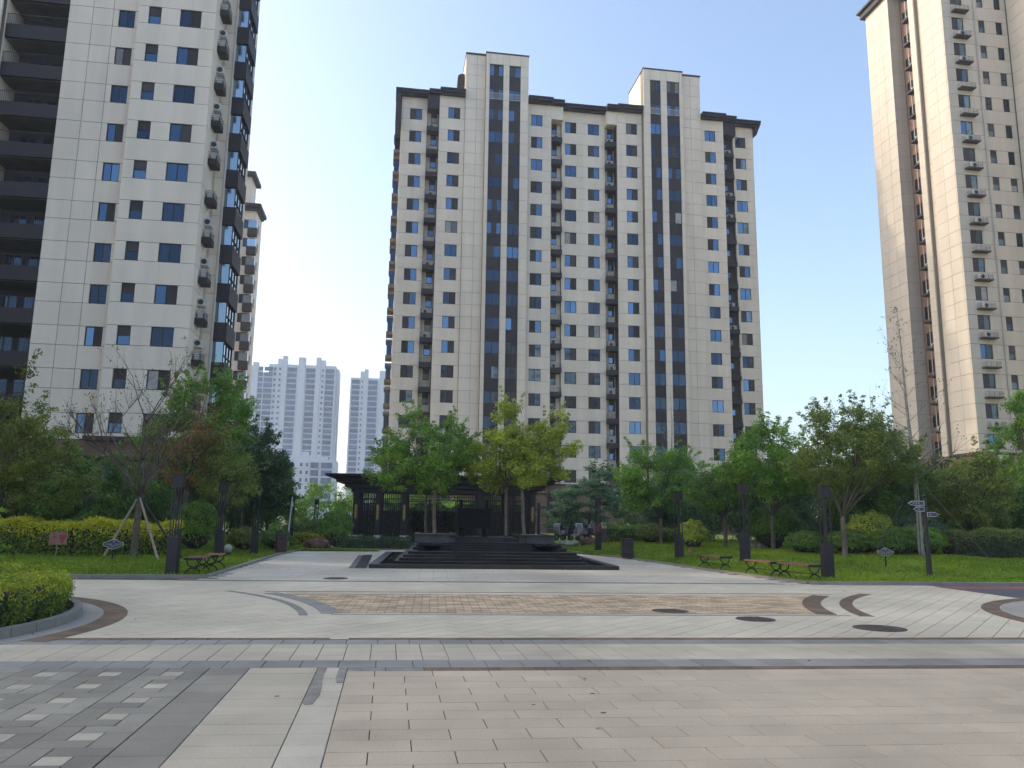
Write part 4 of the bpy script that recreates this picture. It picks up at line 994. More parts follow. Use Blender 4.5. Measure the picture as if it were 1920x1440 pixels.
# ---- scooters parked by the planting
def scooter(loc, rz, cover, body, lb):
    o = empty('electric_scooter', loc, rz, label=lb, cat='scooter', group='parked electric scooters')
    for x in (-.62, .62):
        w_ = MB(); w_.tube([(x, -.05, .22), (x, .05, .22)], .22, 16); t = w_.build('wheel', 'tyre', o)
        MB().tube([(x, -.055, .22), (x, .055, .22)], .13, 12).build('rim', 'rim', t)
    MB().xprism([(-.75, .42), (-.25, .30), (.30, .26), (.40, .30), (.52, .75), (.60, .98), (.52, 1.0), (.40, .72), (.30, .38), (-.2, .42), (-.3, .66), (-.78, .62)], -.15, .15).build('body', body, o)
    MB().xprism([(-.80, .64), (-.25, .68), (-.28, .78), (-.6, .80), (-.82, .74)], -.14, .14).build('seat', 'scooter_dark', o)
    MB().tube([(.48, -.36, 1.02), (.54, -.1, 1.0), (.54, .1, 1.0), (.48, .36, 1.02)], .02, 6).build('handlebar', 'scooter_dark', o)
    wc = MB()
    for (x0, z0, hw), (x1, z1, hw1) in zip([(.50, .34, .22), (.62, .60, .25), (.64, .85, .29), (.58, 1.02, .30)], [(.62, .60, .25), (.64, .85, .29), (.58, 1.02, .30), (.50, 1.10, .24)]):
        k = len(wc.v); wc.v += [(x0, -hw, z0), (x0, hw, z0), (x1, hw1, z1), (x1, -hw1, z1), (x0-.10, -hw*.9, z0), (x0-.10, hw*.9, z0), (x1-.10, hw1*.9, z1), (x1-.10, -hw1*.9, z1)]
        wc.f += [(k, k+1, k+2, k+3), (k+5, k+4, k+7, k+6), (k+4, k, k+3, k+7), (k+1, k+5, k+6, k+2), (k+3, k+2, k+6, k+7), (k+4, k+5, k+1, k)]
    wc.build('wind_cover', cover, o)
    MB().tube([(.45, .3, 1.02), (.42, .38, 1.25)], .012, 5).build('mirror', 'scooter_dark', o)
    MB().xprism([(-.92, .76), (-.66, .76), (-.64, .98), (-.94, .98)], -.13, .13).build('top_box', cover if cover == 'cover_grey' else 'scooter_dark', o)
for x, y, a, c, b_, lb in ((10.95, 49.6, -2.6, 'cover_white', 'scooter_dark', 'electric scooter under white cover, leftmost of the row'), (11.6, 49.9, -.5, 'cover_white', 'cover_white', 'second electric scooter from the left with white cover'), (12.5, 50.6, -2.45, 'cover_grey', 'scooter_dark', 'electric scooter with grey cover in the middle of the row'), (13.6, 51.6, -.7, 'cover_white', 'scooter_red', 'red electric scooter with tall white cover'), (14.6, 52.4, -2.5, 'cover_red', 'scooter_red', 'electric scooter with bright red cover'), (15.3, 51.6, -.4, 'cover_white', 'scooter_dark', 'electric scooter rightmost of the row beside the hedge')):
    scooter((x, y, .3), a, c, b_, lb)
o = tag(MB().tube([(10.2, 53.5, 1.35), (14.5, 55.0, 1.25)], .03, 6).tube([(10.2, 53.5, 1.0), (14.5, 55.0, .9)], .03, 6).tube([(10.2, 53.5, .1), (10.2, 53.5, 1.35)], .03, 6).tube([(14.5, 55, .1), (14.5, 55, 1.25)], .03, 6).build('handrail', 'rim'), 'steel handrail behind the parked scooters', 'handrail')
o = empty('fence_post', (9.9, 52.6, 0), label='tall dark gate post behind the fountain left of the scooters', cat='post'); MB().box(-.09, .09, -.09, .09, 0, 2.6).build('shaft', 'bin_dark', o); MB().box(-.12, .12, -.12, .12, 2.6, 2.68).build('cap', 'bin_dark', o)
# ================================================================== planting
rg = np.random.default_rng(5)
M('bark', (.115, .092, .072), .9, .3, 6, bump=.6, bscale=40, obj=.15)
M('bark_warm', (.165, .125, .092), .9, .25, 5, bump=.5, bscale=40)
M('bark_pale', (.30, .28, .25), .9, .25, 5, bump=.4, bscale=40)
M('bark_dark', (.055, .045, .04), .9, .3, 6)
def LM(name, a, b, t=.38): M(name, a, .55, .18, .8, tint=b, trans=t, spec=.25)
LM('leaf_green', (0.078, 0.164, 0.043), (0.225, 0.371, 0.068)); LM('leaf_yg', (0.225, 0.304, 0.048), (0.554, 0.622, 0.092)); LM('leaf_dark', (0.050, 0.101, 0.045), (0.125, 0.213, 0.075))
LM('leaf_gold', (0.431, 0.431, 0.039), (0.862, 0.797, 0.064)); LM('leaf_blue', (0.075, 0.158, 0.093), (0.188, 0.314, 0.158)); LM('leaf_olive', (0.136, 0.185, 0.052), (0.310, 0.371, 0.083))
LM('leaf_rust', (0.167, 0.121, 0.052), (0.348, 0.212, 0.076)); LM('leaf_mid', (0.106, 0.233, 0.048), (0.304, 0.504, 0.074)); LM('leaf_hedge', (0.078, 0.159, 0.031), (0.345, 0.437, 0.053))
LM('leaf_yellowish', (.095, .125, .025), (.25, .275, .045))  # yellowish green leaf colour of the tree at the left edge
LM('leaf_lime', (0.234, 0.320, 0.031), (0.567, 0.604, 0.062))
LM('grass', (.125, .225, .018), (.29, .375, .032), .35)

def leaf_mesh(name, P, N, size, tint, mat, asp=.5, droop=.25):
    """one bent leaf of two triangles' worth of quad per point: P points, N normals"""
    n = len(P); a = rg.normal(size=(n, 3)); N = N/np.linalg.norm(N, axis=1, keepdims=True)
    T = a-N*(a*N).sum(1, keepdims=True); T /= np.linalg.norm(T, axis=1, keepdims=True)+1e-9; Bn = np.cross(N, T)
    s = size[:, None]
    v = np.empty((n, 4, 3)); v[:, 0] = P-T*s*.5; v[:, 1] = P+Bn*s*asp*.5-N*s*droop*.3; v[:, 2] = P+T*s*.5-N*s*droop; v[:, 3] = P-Bn*s*asp*.5-N*s*droop*.3
    me = bpy.data.meshes.new(name); me.vertices.add(4*n); me.vertices.foreach_set('co', v.reshape(-1).astype(np.float32))
    me.loops.add(4*n); me.loops.foreach_set('vertex_index', np.arange(4*n, dtype=np.int32))
    me.polygons.add(n); me.polygons.foreach_set('loop_start', np.arange(0, 4*n, 4, dtype=np.int32))
    me.update(calc_edges=True); at = me.attributes.new('tint', 'FLOAT', 'FACE'); at.data.foreach_set('value', np.clip(tint, 0, 1).astype(np.float32))
    me.materials.append(MATS[mat]); return me

def clumps(lobes, n, seed):
    r = np.random.default_rng(seed); out = []
    vol = np.array([l[3]*l[4]*l[5] for l in lobes]); pr = vol/vol.sum()
    for k in range(n):
        l = lobes[r.choice(len(lobes), p=pr)]; d = r.normal(size=3); d /= np.linalg.norm(d); q = r.uniform(.25, 1)**.45
        out.append((l[0]+d[0]*l[3]*q, l[1]+d[1]*l[4]*q, l[2]+d[2]*l[5]*q))
    return np.array(out)
def crown_mesh(cl, per, rad, size, mat, seed, flat=.75, up=.6, jit=.35, sprig=True):
    per = int(per*2.2); size *= .92; r = np.random.default_rng(seed)
    cr = rad*r.uniform(.5, 1.55, len(cl)); cnt = np.maximum(12, (per*np.clip(cr/rad, .5, 1.4)**1.5)).astype(int)
    if sprig:                                          # loose shoots that break up the outline
        mid = cl.mean(0); dd = cl-mid; far = np.argsort(-np.linalg.norm(dd/cl.std(0), axis=1))[:max(6, len(cl)//3)]
        ex = []
        for i in far:
            u = dd[i]/(np.linalg.norm(dd[i])+1e-6); u = u+np.array([0, 0, .45])+r.normal(size=3)*.25
            for k in range(3): ex.append(cl[i]+u*rad*(.62+.30*k)+r.normal(size=3)*rad*.08)
        ex = np.array(ex); cl = np.concatenate([cl, ex]); cr = np.concatenate([cr, rad*r.uniform(.26, .48, len(ex))]); cnt = np.concatenate([cnt, np.full(len(ex), max(5, per//8))])
    ct = r.uniform(0, .75, len(cl)); n = int(cnt.sum()); idx = np.repeat(np.arange(len(cl)), cnt); d = r.normal(size=(n, 3)); d /= np.linalg.norm(d, axis=1, keepdims=True); q = r.uniform(0, 1, n)**.5
    off = d*(q*cr[idx])[:, None]; off[:, 2] *= flat
    P = cl[idx]+off; N = d*.8+r.normal(size=(n, 3))*.5; N[:, 2] += up
    return leaf_mesh('crown', P, N, size*r.uniform(.6, 1.35, n), ct[idx]+r.uniform(-.1, jit, n), mat)

def limbs(mb, base, fork, cl, r0, seed, nl=9, n=6, wig=.12):
    """trunk to the fork, then limbs that split towards the clumps"""
    g = random.Random(seed); base = Vector(base); fork = Vector(fork)
    pts = [base.lerp(fork, t)+Vector((g.uniform(-1, 1), g.uniform(-1, 1), 0))*wig*.25*(1 if 0 < t < 1 else 0) for t in (0, .04, .33, .66, 1)]
    mb.tube(pts, [r0*1.35, r0*1.05, r0*.95, r0*.88, r0*.82], 9)
    cs = [Vector(c) for c in cl]; g.shuffle(cs); mains = cs[:nl]; tips = []
    for c in mains:
        mid = fork.lerp(c, .45)+Vector((g.uniform(-1, 1), g.uniform(-1, 1), g.uniform(0, 1)))*wig*1.2
        ps = [fork-Vector((0, 0, r0*1.2)), fork.lerp(mid, .5)+Vector((0, 0, .05)), mid, mid.lerp(c, .55)+Vector((g.uniform(-1, 1), g.uniform(-1, 1), g.uniform(-.3, 1)))*wig, c]
        rr = r0*g.uniform(.35, .6); mb.tube(ps, [rr, rr*.8, rr*.6, rr*.36, rr*.12], n); tips.append((ps[2], ps[3], rr))
    for c in cs[nl:]:
        a, b, rr = min(tips, key=lambda t: (t[0]-c).length); s = a if g.random() < .6 else b
        mb.tube([s, s.lerp(c, .5)+Vector((g.uniform(-1, 1), g.uniform(-1, 1), g.uniform(-.2, .8)))*wig, c], [rr*.34, rr*.22, rr*.07], 4)

def tree(name, base, fork_h, lobes, nc, per, rad, size, mat, label, r0=.09, bark='bark', seed=1, lean=(0, 0), nl=9, cat='tree', group=None, up=.6, flat=.75):
    x, y, z = base; o = empty(name, (x, y, z), label=label, cat=cat, group=group)
    cl = clumps([(a*1.05, b, c, d*1.15, e*1.1, f*1.1) for a, b, c, d, e, f in lobes], int(nc*1.12), seed); cl[:, 2] = np.maximum(cl[:, 2], fork_h*.8)
    mb = MB(); limbs(mb, (0, 0, -.05), (lean[0], lean[1], fork_h), [tuple(c) for c in cl[:min(nc, 46)]], r0, seed, nl)
    mb.build('trunk', bark, o, smooth=True)
    link('crown', crown_mesh(cl, per, rad, size, mat, seed, up=up, flat=flat), o); return o

# four trees standing in the fountain planters
tree('planter_tree', (1.80, 31.9, .99), 1.75, [(-.25, 0, 3.3, 1.55, 1.4, 1.55), (-.7, 0, 2.6, 1.5, 1.2, .9), (-.45, .1, 4.6, .7, .7, .75)], 105, 75, .34, .105, 'leaf_mid', 'green tree with pale trunk in the left fountain planter, front', r0=.075, bark='bark_warm', seed=11)
tree('planter_tree', (1.52, 32.9, .99), 1.7, [(.9, 0, 2.9, 1.2, 1.1, 1.2), (-1.0, .2, 2.7, 1.1, 1.0, 1.1)], 70, 75, .34, .105, 'leaf_green', 'tree with darker trunk in the left fountain planter, behind the front one', r0=.06, bark='bark', seed=12)
tree('planter_tree', (4.70, 32.0, .99), 1.9, [(-.2, 0, 3.0, 1.35, 1.2, 1.1), (.15, 0, 4.5, .62, .6, 1.0), (-.9, 0, 2.9, .8, .8, .8)], 92, 70, .31, .105, 'leaf_yg', 'yellow-green tree in the right fountain planter, left trunk', r0=.07, bark='bark_warm', seed=13)
tree('planter_tree', (5.36, 31.5, .99), 1.85, [(.75, 0, 3.2, 1.1, 1.1, 1.2), (1.05, 0, 4.5, .55, .6, .95), (.3, 0, 2.7, 1.1, 1, .8)], 92, 70, .31, .105, 'leaf_yg', 'yellow-green tree in the right fountain planter, right trunk', r0=.075, bark='bark_warm', seed=14, lean=(-.12, 0))

# left lawn
tree('leafy_tree', (-11.5, 24.4, .1), 1.6, [(.0, 0, 3.1, 1.6, 1.3, 1.1), (-.7, 0, 4.2, 1.1, 1, .8), (1.0, 0, 4.7, .35, .35, .9)], 100, 70, .36, .10, 'leaf_yellowish', 'yellowish green tree at the left edge in front of the tower', r0=.08, seed=21)
tree('leafy_tree', (-13.3, 31, .1), 1.4, [(.2, 0, 3.6, 1.5, 1.3, 1.3), (1.0, 0, 2.6, 1.3, 1, 1.0), (.2, 0, 5.0, .5, .5, .6)], 90, 80, .36, .11, 'leaf_olive', 'olive-green small tree between the left tree and the broad dark bush', r0=.07, seed=22)
tree('broad_bush', (-12.3, 36, .1), .5, [(0, 0, 2.2, 2.3, 1.6, 1.7), (-1.2, 0, 1.6, 1.6, 1.4, 1.3), (1.3, 0, 1.6, 1.5, 1.2, 1.3)], 150, 90, .45, .15, 'leaf_green', 'broad dense green bush behind the yellow hedge', r0=.1, seed=23, cat='bush')
tree('broad_bush', (-16.4, 36.5, .1), .5, [(0, 0, 1.7, 2.4, 1.6, 1.5), (-1.5, 0, 2.4, 1.8, 1.5, 1.6)], 120, 90, .45, .15, 'leaf_dark', 'dark bush at far left behind the yellow hedge', r0=.1, seed=24, cat='bush')
tree('green_tree', (-9.6, 39, .15), 2.6, [(.7, 0, 6.2, 1.8, 1.5, 1.8), (.1, 0, 4.9, 1.9, 1.5, 1.4), (1.6, 0, 5.0, 1.3, 1.1, 1.5)], 170, 85, .40, .13, 'leaf_mid', 'tall green tree in front of the left tower corner', r0=.11, seed=25, lean=(.3, 0))
tree('rusty_tree', (-8.35, 33.2, .12), 2.1, [(.3, 0, 3.7, 1.1, .9, 1.0), (.8, 0, 4.6, .7, .6, .6)], 60, 42, .34, .10, 'leaf_rust', 'small tree with browning leaves beside the propped bare tree', r0=.075, bark='bark_dark', seed=26, lean=(.1, 0))
tree('rusty_tree', (-6.6, 33.5, .12), 1.6, [(.2, 0, 3.0, 1.0, .9, 1.0), (-.2, 0, 3.9, .8, .8, .7)], 60, 55, .36, .10, 'leaf_olive', 'olive tree behind the second lamp post on the left', r0=.06, bark='bark_dark', seed=27)
tree('dark_tree', (-7.35, 42.5, .15), 1.7, [(.2, 0, 4.0, 1.5, 1.4, 2.0), (.9, 0, 3.2, 1.2, 1.2, 1.4)], 130, 85, .42, .14, 'leaf_dark', 'dark green tree right of the tall green tree', r0=.1, seed=28)
tree('dark_tree', (-6.5, 45, .15), 1.6, [(.1, 0, 3.3, 1.0, 1.0, 1.4), (.3, 0, 2.3, 1.0, 1.0, .9)], 90, 85, .42, .14, 'leaf_green', 'green tree just left of the pavilion gap', r0=.09, seed=29)
tree('dark_tree', (-9.6, 46, .15), 1.5, [(0, 0, 3.8, 2.0, 1.6, 1.9), (1.2, 0, 2.4, 1.5, 1.3, 1.2)], 120, 85, .45, .15, 'leaf_dark', 'dark tree behind the dome-shaped bush on the left', r0=.1, seed=30)
def dome(name, loc, r, h, mat, label, seed, n=7000, size=.105, group=None):
    o = empty(name, loc, label=label, cat='shrub', group=group); g = np.random.default_rng(seed)
    d = g.normal(size=(n, 3)); d[:, 2] = np.abs(d[:, 2])*1.0-.25; d /= np.linalg.norm(d, axis=1, keepdims=True); q = 1-.22*g.uniform(0, 1, n)**1.6
    lump = 1+.08*np.sin(d[:, 0]*9+seed)*np.cos(d[:, 1]*8)+.06*np.sin(d[:, 2]*14+d[:, 0]*5)
    P = d*(q*lump)[:, None]*np.array([r, r, h*.56])+np.array([0, 0, h*.44]); P[:, 2] = np.maximum(P[:, 2], .03)
    cell = np.sin(P[:, 0]*11+seed)*np.sin(P[:, 1]*12)*np.sin(P[:, 2]*13)
    N = d+g.normal(size=(n, 3))*.45; N[:, 2] += .3
    link('foliage', leaf_mesh('foliage', P, N, size*g.uniform(.6, 1.3, n), .35+.3*cell+g.uniform(-.25, .4, n), mat), o)
    b = MB()
    for k in range(5): a = k*1.3; b.tube([(0, 0, -.03), (math.cos(a)*r*.3, math.sin(a)*r*.3, h*.3), (math.cos(a)*r*.6, math.sin(a)*r*.6, h*.62)], [.04, .03, .01], 5)
    b.lathe([(.1*r, .02), (r*.5, h*.14), (r*.70, h*.42), (r*.56, h*.70), (.05, h*.82)], 14)
    b.build('stems', 'bark_dark', o); return o
dome('round_shrub', (-7.95, 35.2, .15), .98, 2.05, 'leaf_mid', 'dome-shaped clipped bush on the left lawn behind the lamp posts', 31)
dome('round_shrub', (-2.75, 43.6, .05), .92, 1.95, 'leaf_mid', 'dome-shaped clipped bush just left of the pavilion', 32)
dome('low_shrub', (-6.2, 36.5, .1), .7, 1.0, 'leaf_olive', 'low olive shrub right of the left dome bush', 33, 4000)
dome('low_shrub', (-5.3, 39.5, .1), .9, .9, 'leaf_green', 'low green shrub behind the third lamp post on the left', 34, 5000)
dome('low_shrub', (-4.5, 49, .05), 1.7, 1.35, 'leaf_green', 'long low green bush in the gap left of the pavilion', 35, 9000, .1)

# bare, propped tree on the left and bare trees on the right
def bare_tree(name, base, h, r0, fork, label, seed, spread=2.0, bark='bark', conifer=False, leaf=None, nl=14):
    o = empty(name, base, label=label, cat='tree'); g = random.Random(seed); mb = MB()
    def br(p, d, L, r, dep):
        d = d.normalized(); ps = [p]; dd = d.copy()
        for k in range(4):
            dd = (dd+Vector((g.uniform(-1, 1), g.uniform(-1, 1), g.uniform(-.3, .75)))*.16).normalized(); ps.append(ps[-1]+dd*L/4)
        mb.tube(ps, [r, r*.85, r*.68, r*.5, r*.28], 6 if r > .015 else 4)
        if dep > 0:
            for k in range(g.randint(3, 5)):
                t = g.choice(ps[1:]); a = Vector((g.uniform(-1, 1), g.uniform(-1, 1), g.uniform(-.1, .9)))
                br(t, dd*.75+a*.7, L*g.uniform(.42, .68), r*.46, dep-1)
        tips.append(ps[-1])
    tips = []
    if conifer:
        top = Vector((g.uniform(-.4, .2), 0, h)); pts = [Vector((0, 0, -.05)).lerp(top, t)+Vector((g.uniform(-1, 1), g.uniform(-1, 1), 0))*.06*(0 < t) for t in (0, .05, .2, .4, .6, .8, 1)]
        mb.tube(pts, [r0*1.3, r0, r0*.9, r0*.72, r0*.5, r0*.28, r0*.06], 9)
        for k in range(nl*2):
            t = .28+.7*k/(nl*2); p = Vector((0, 0, 0)).lerp(top, t); a = g.uniform(0, 6.28); L = (1-t)*spread*g.uniform(.6, 1.1)+.35
            br(p, Vector((math.cos(a), math.sin(a), g.uniform(.35, .9))), L, r0*.26*(1.1-t), 1)
    else:
        mb.tube([(0, 0, -.05), (.01, 0, .12), (.03, 0, fork*.5), (.06, 0, fork)], [r0*1.4, r0*1.05, r0, r0*.95], 9)
        for k in range(7):
            a = k*6.28/7+g.uniform(-.3, .3); br(Vector((.06, 0, fork-.1)), Vector((math.cos(a)*.62, math.sin(a)*.62, 1)), (h-fork)*g.uniform(.55, .8), r0*.5, 3)
    mb.build('trunk', bark, o, smooth=True)
    if leaf:
        P = np.array([tuple(tips[g.randrange(len(tips))]+Vector((g.gauss(0, .06), g.gauss(0, .06), g.gauss(0, .06)))) for k in range(leaf[0])])
        link('crown', leaf_mesh('crown', P, rg.normal(size=(len(P), 3)), np.full(len(P), .09), rg.uniform(0, 1, len(P)), leaf[1]), o)
    return o, mb
o, _ = bare_tree('propped_tree', (-8.35, 28.45, .12), 5.9, .105, 2.12, 'nearly leafless tree propped by three slanting poles on the left lawn', 41, leaf=(900, 'leaf_rust'))
for (dx, dy, m_) in ((-.85, -.25, 'stick'), (1.05, -.95, 'stick'), (1.45, .35, 'bark_dark')):
    MB().tube([(dx*1.05, dy*1.05, -.05), (.05-dx*.05, -dy*.05-.08, 2.22)], [.045, .036], 7).build('prop_pole', m_, o)
MB().lathe([(.15, 2.0), (.15, 2.14)], 10, (.05, 0)).build('tie', 'bark_dark', o)
bare_tree('bare_birch', (18.4, 50, .35), 9.7, .10, 2, 'pale leafless slender tree in front of the centre block at right', 42, 2.0, 'bark_pale', True)
o, _ = bare_tree('bare_poplar', (20.3, 28.2, .35), 9.9, .105, 2, 'tall leafless slender tree in front of the right tower', 43, 2.3, 'bark_pale', True, (260, 'leaf_dark'))
for p in ((2.2, -.9), (-1.5, .9), (-.5, -.6)): MB().tube([(p[0], p[1], -.05), (0, 0, 3.1)], .022, 5).build('prop_pole', 'bark', o)

# right lawn trees, front row
tree('lawn_tree', (14.5, 41.4, .33), 1.5, [(0, 0, 3.5, 2.1, 1.7, 1.45), (-.3, 0, 4.9, 1.3, 1.2, .8), (1.4, 0, 3.6, 1.2, 1, 1.1), (-1.4, 0, 2.8, 1.0, 1, .8)], 135, 80, .40, .125, 'leaf_mid', 'green tree on the right lawn nearest the dark bin', r0=.095, seed=51)
tree('lawn_tree', (16.1, 36.8, .36), 1.5, [(-.2, 0, 2.8, 1.3, 1.2, .95), (.5, 0, 3.5, .8, .8, .7)], 75, 70, .34, .11, 'leaf_green', 'smaller tree with spread limbs, second on the right lawn', r0=.10, seed=52)
tree('lawn_tree', (16.9, 33.5, .36), 1.65, [(-.1, 0, 3.7, 1.8, 1.5, 1.35), (-.1, 0, 4.8, 1.2, 1.1, .9), (1.0, 0, 3.2, 1.0, 1, .8), (-1.3, 0, 3.6, .9, .9, .9)], 135, 80, .38, .115, 'leaf_mid', 'green tree behind the middle bench on the right lawn', r0=.095, seed=53)
tree('lawn_tree', (17.15, 28.3, .36), 1.55, [(.5, 0, 3.8, 1.9, 1.6, 1.25), (.3, 0, 5.0, 1.4, 1.2, .8), (-.8, 0, 3.4, 1.1, 1, .9), (2.0, 0, 3.8, 1.1, 1, 1.0)], 160, 80, .36, .105, 'leaf_olive', 'olive-green tree beside the nearest lamp post on the right', r0=.10, seed=54)
tree('lawn_tree', (21.3, 33, .36), 1.4, [(0, 0, 4.0, 1.9, 1.6, 1.6), (1.0, 0, 2.8, 1.6, 1.4, 1.2), (-.9, 0, 2.6, 1.4, 1.2, 1.2)], 150, 80, .42, .13, 'leaf_green', 'dense green tree behind the bare poplar', r0=.1, seed=55)
tree('lawn_tree', (25.2, 27.5, .36), 1.6, [(0, 0, 4.6, 1.3, 1.2, 1.6), (.4, 0, 6.0, 1.0, 1, .9)], 80, 80, .36, .11, 'leaf_mid', 'tree at the right edge in front of the right tower', r0=.09, seed=56)
tree('lawn_tree', (25.2, 31.5, .36), 1.0, [(0, 0, 2.6, 1.6, 1.4, 1.5), (.6, 0, 3.6, 1.0, 1, .8)], 100, 75, .40, .12, 'leaf_olive', 'olive bushy tree below the right tower base', r0=.08, seed=57)
tree('cedar_tree', (13.9, 55, .3), .8, [(0, 0, 2.5, 2.5, 1.8, 1.5), (.3, 0, 3.9, 1.5, 1.2, 1.0), (-1.5, 0, 1.6, 1.5, 1.3, .9)], 130, 80, .45, .15, 'leaf_blue', 'dark layered evergreen behind the scooters', r0=.11, seed=58, flat=.4)
tree('dark_tree', (17.6, 47, .36), 1.0, [(0, 0, 2.5, 2.2, 1.6, 1.6), (-1.3, 0, 2.2, 1.4, 1.2, 1.2)], 130, 80, .45, .15, 'leaf_blue', 'blue-green dense tree behind the tree nearest the bin', r0=.1, seed=59)
tree('dark_tree', (22.2, 44, .36), .9, [(0, 0, 2.6, 2.5, 1.8, 1.9), (1.2, 0, 4.0, 1.6, 1.4, 1.2)], 140, 80, .48, .16, 'leaf_dark', 'dark tree in the shade behind the right lawn, centre', r0=.1, seed=60)
tree('dark_tree', (27.0, 38, .36), .9, [(0, 0, 2.4, 2.5, 1.8, 1.8), (1.0, 0, 3.2, 1.6, 1.4, 1.3)], 140, 80, .46, .15, 'leaf_dark', 'dark tree between the bare poplar and the right tower', r0=.1, seed=61)
tree('dark_tree', (31.5, 38, .36), .9, [(0, 0, 2.4, 2.5, 1.8, 1.8), (1.2, 0, 3.0, 1.8, 1.4, 1.5)], 130, 80, .48, .16, 'leaf_green', 'green tree at far right below the right tower', r0=.1, seed=62)
dome('round_shrub', (18.3, 36.2, .36), 1.35, 2.15, 'leaf_green', 'large dome-shaped bush behind the lamp post on the right lawn', 71, 11000, .10)
dome('round_shrub', (14.3, 36.4, .33), .75, 1.35, 'leaf_yg', 'yellow-green rounded shrub beside the lamp post on the right lawn', 72, 5000)
dome('round_shrub', (14.9, 44.5, .33), .8, 1.15, 'leaf_olive', 'small flat-topped olive shrub left of the first lawn tree', 73, 4000)
for i, (x, y, r, h, mt, lb) in enumerate([(18.9, 30.6, 1.1, 1.05, 'leaf_green', 'low green shrub right of the olive tree trunk'), (20.2, 29.6, 1.15, 1.15, 'leaf_green', 'low green shrub in front of the bare poplar'), (20.0, 31.0, 1.1, 1.75, 'leaf_yg', 'yellow-tipped shrub left of the signpost'), (21.6, 30.2, 1.2, 1.2, 'leaf_mid', 'green shrub directly right of the signpost'), (22.6, 31.5, 1.3, 1.8, 'leaf_blue', 'blue-green feathery shrub right of the signpost'), (17.4, 31.6, .9, .95, 'leaf_green', 'low shrub behind the nearest right lamp post'), (19.5, 34.0, 1.2, 1.5, 'leaf_dark', 'dark shrub behind the olive tree')]):
    dome('low_shrub', (x, y, .34), r, h, mt, lb, 80+i, 6500, .085)

# hedges
def hedge(name, pts, wd, h, mat, label, seed, dens=900, size=.06, top_mat=None, z=.05, cat='hedge'):
    o = empty(name, (pts[0][0], pts[0][1], z), label=label, cat=cat); g = np.random.default_rng(seed)
    A = np.array(pts, float); seg = np.linalg.norm(np.diff(A, axis=0), axis=1); tot = seg.sum(); cum = np.concatenate([[0], np.cumsum(seg)])
    def at(s):
        k = np.clip(np.searchsorted(cum, s, 'right')-1, 0, len(seg)-1); t = ((s-cum[k])/seg[k])[:, None]; d = (A[k+1]-A[k])/seg[k][:, None]; return A[k]*(1-t)+A[k+1]*t, np.stack([-d[:, 1], d[:, 0]], 1)
    n = int(dens*tot*(wd+2*h)); s = g.uniform(0, tot, n); c, nr = at(s)
    hh = h*(1+.06*np.sin(s*2.1+seed)+.05*np.sin(s*5.3))
    sd = g.uniform(0, wd+2*h, n); side = np.where(sd < h, -1, np.where(sd > h+wd, 1, 0)); u = np.where(side == 0, (sd-h)/wd-.5, side*.5)
    zz = np.where(side == -1, sd/h, np.where(side == 1, (sd-h-wd)/h, 1.0)); rough = g.normal(0, .045, n)
    taper = 1-.25*np.abs(zz-.6)*(zz < .6)
    P = np.zeros((n, 3)); P[:, :2] = c+nr*(u*wd*taper+np.sign(u)*np.abs(rough)*(side != 0))[:, None]+g.normal(0, .03, (n, 2)); P[:, 2] = zz*hh+np.where(side == 0, np.abs(g.normal(0, .055, n)), g.normal(0, .02, n))
    N = np.zeros((n, 3)); N[:, :2] = nr*side[:, None]; N[:, 2] = (side == 0)*1.0; N += g.normal(size=(n, 3))*.6; N[:, 2] += .25
    P[:, :2] -= A[0]
    tn = g.uniform(0, .7, n)+.25*np.sin(s*7+seed)*np.sin(sd*9)
    sz = size*g.uniform(.6, 1.4, n)
    if top_mat:
        tp = (side == 0) | (zz+g.normal(0, .12, n) > .72)
        link('new_growth', leaf_mesh('new_growth', P[tp], N[tp], sz[tp], tn[tp], top_mat), o); link('foliage', leaf_mesh('foliage', P[~tp], N[~tp], sz[~tp], tn[~tp], mat), o)
    else: link('foliage', leaf_mesh('foliage', P, N, sz, tn, mat), o)
    b = MB(); ss = np.linspace(0, tot, max(2, int(tot/.5)+1)); cc, nn = at(np.clip(ss, 0, tot-1e-6)); cc = cc-A[0]
    for q, (p, d) in enumerate(zip(cc, nn)):
        for u_, z_ in ((-.40, 0), (-.42, h*.86), (.42, h*.86), (.40, 0)): b.v.append((p[0]+d[0]*u_*wd, p[1]+d[1]*u_*wd, z_))
        if q: k = 4*q; b.f += [(k-4+j, k-4+(j+1) % 4, k+(j+1) % 4, k+j) for j in range(4)]
    e = len(b.v)-4; b.f += [(0, 1, 2, 3), (e+3, e+2, e+1, e)]
    b.build('stems', 'bark_dark', o); return o
hedge('golden_hedge', [(-21, 29.6), (-14, 30.0), (-10.5, 29.9), (-7.4, 30.2)], 1.9, 1.18, 'leaf_hedge', 'long hedge with bright yellow-green top on the left lawn', 91, 750, .085, 'leaf_gold', .08)
hedge('planter_hedge', arc(CL, 3.6, -75, 68, 14), 1.65, .50, 'leaf_hedge', 'rounded yellow-green hedge in the kerbed planter at left front', 92, 1700, .055, 'leaf_lime', .05)
tree('edge_shrub', (-7.2, 14.9, .05), .3, [(0, 0, 1.0, .5, .5, .75), (-.3, 0, 1.4, .4, .4, .4)], 55, 60, .18, .06, 'leaf_mid', 'taller shrub at the left edge behind the planter hedge', r0=.03, seed=93, cat='shrub')
hedge('clipped_hedge', [(-2.5, 41.6), (1.2, 41.4)], .8, .50, 'leaf_dark', 'low dark clipped hedge in front of the pavilion', 94, 700, .07)
hedge('golden_hedge', [(-6.0, 46.5), (-2.4, 46.6)], 1.0, .55, 'leaf_gold', 'small golden ground-cover hedge left of the pavilion', 95, 500, .09)
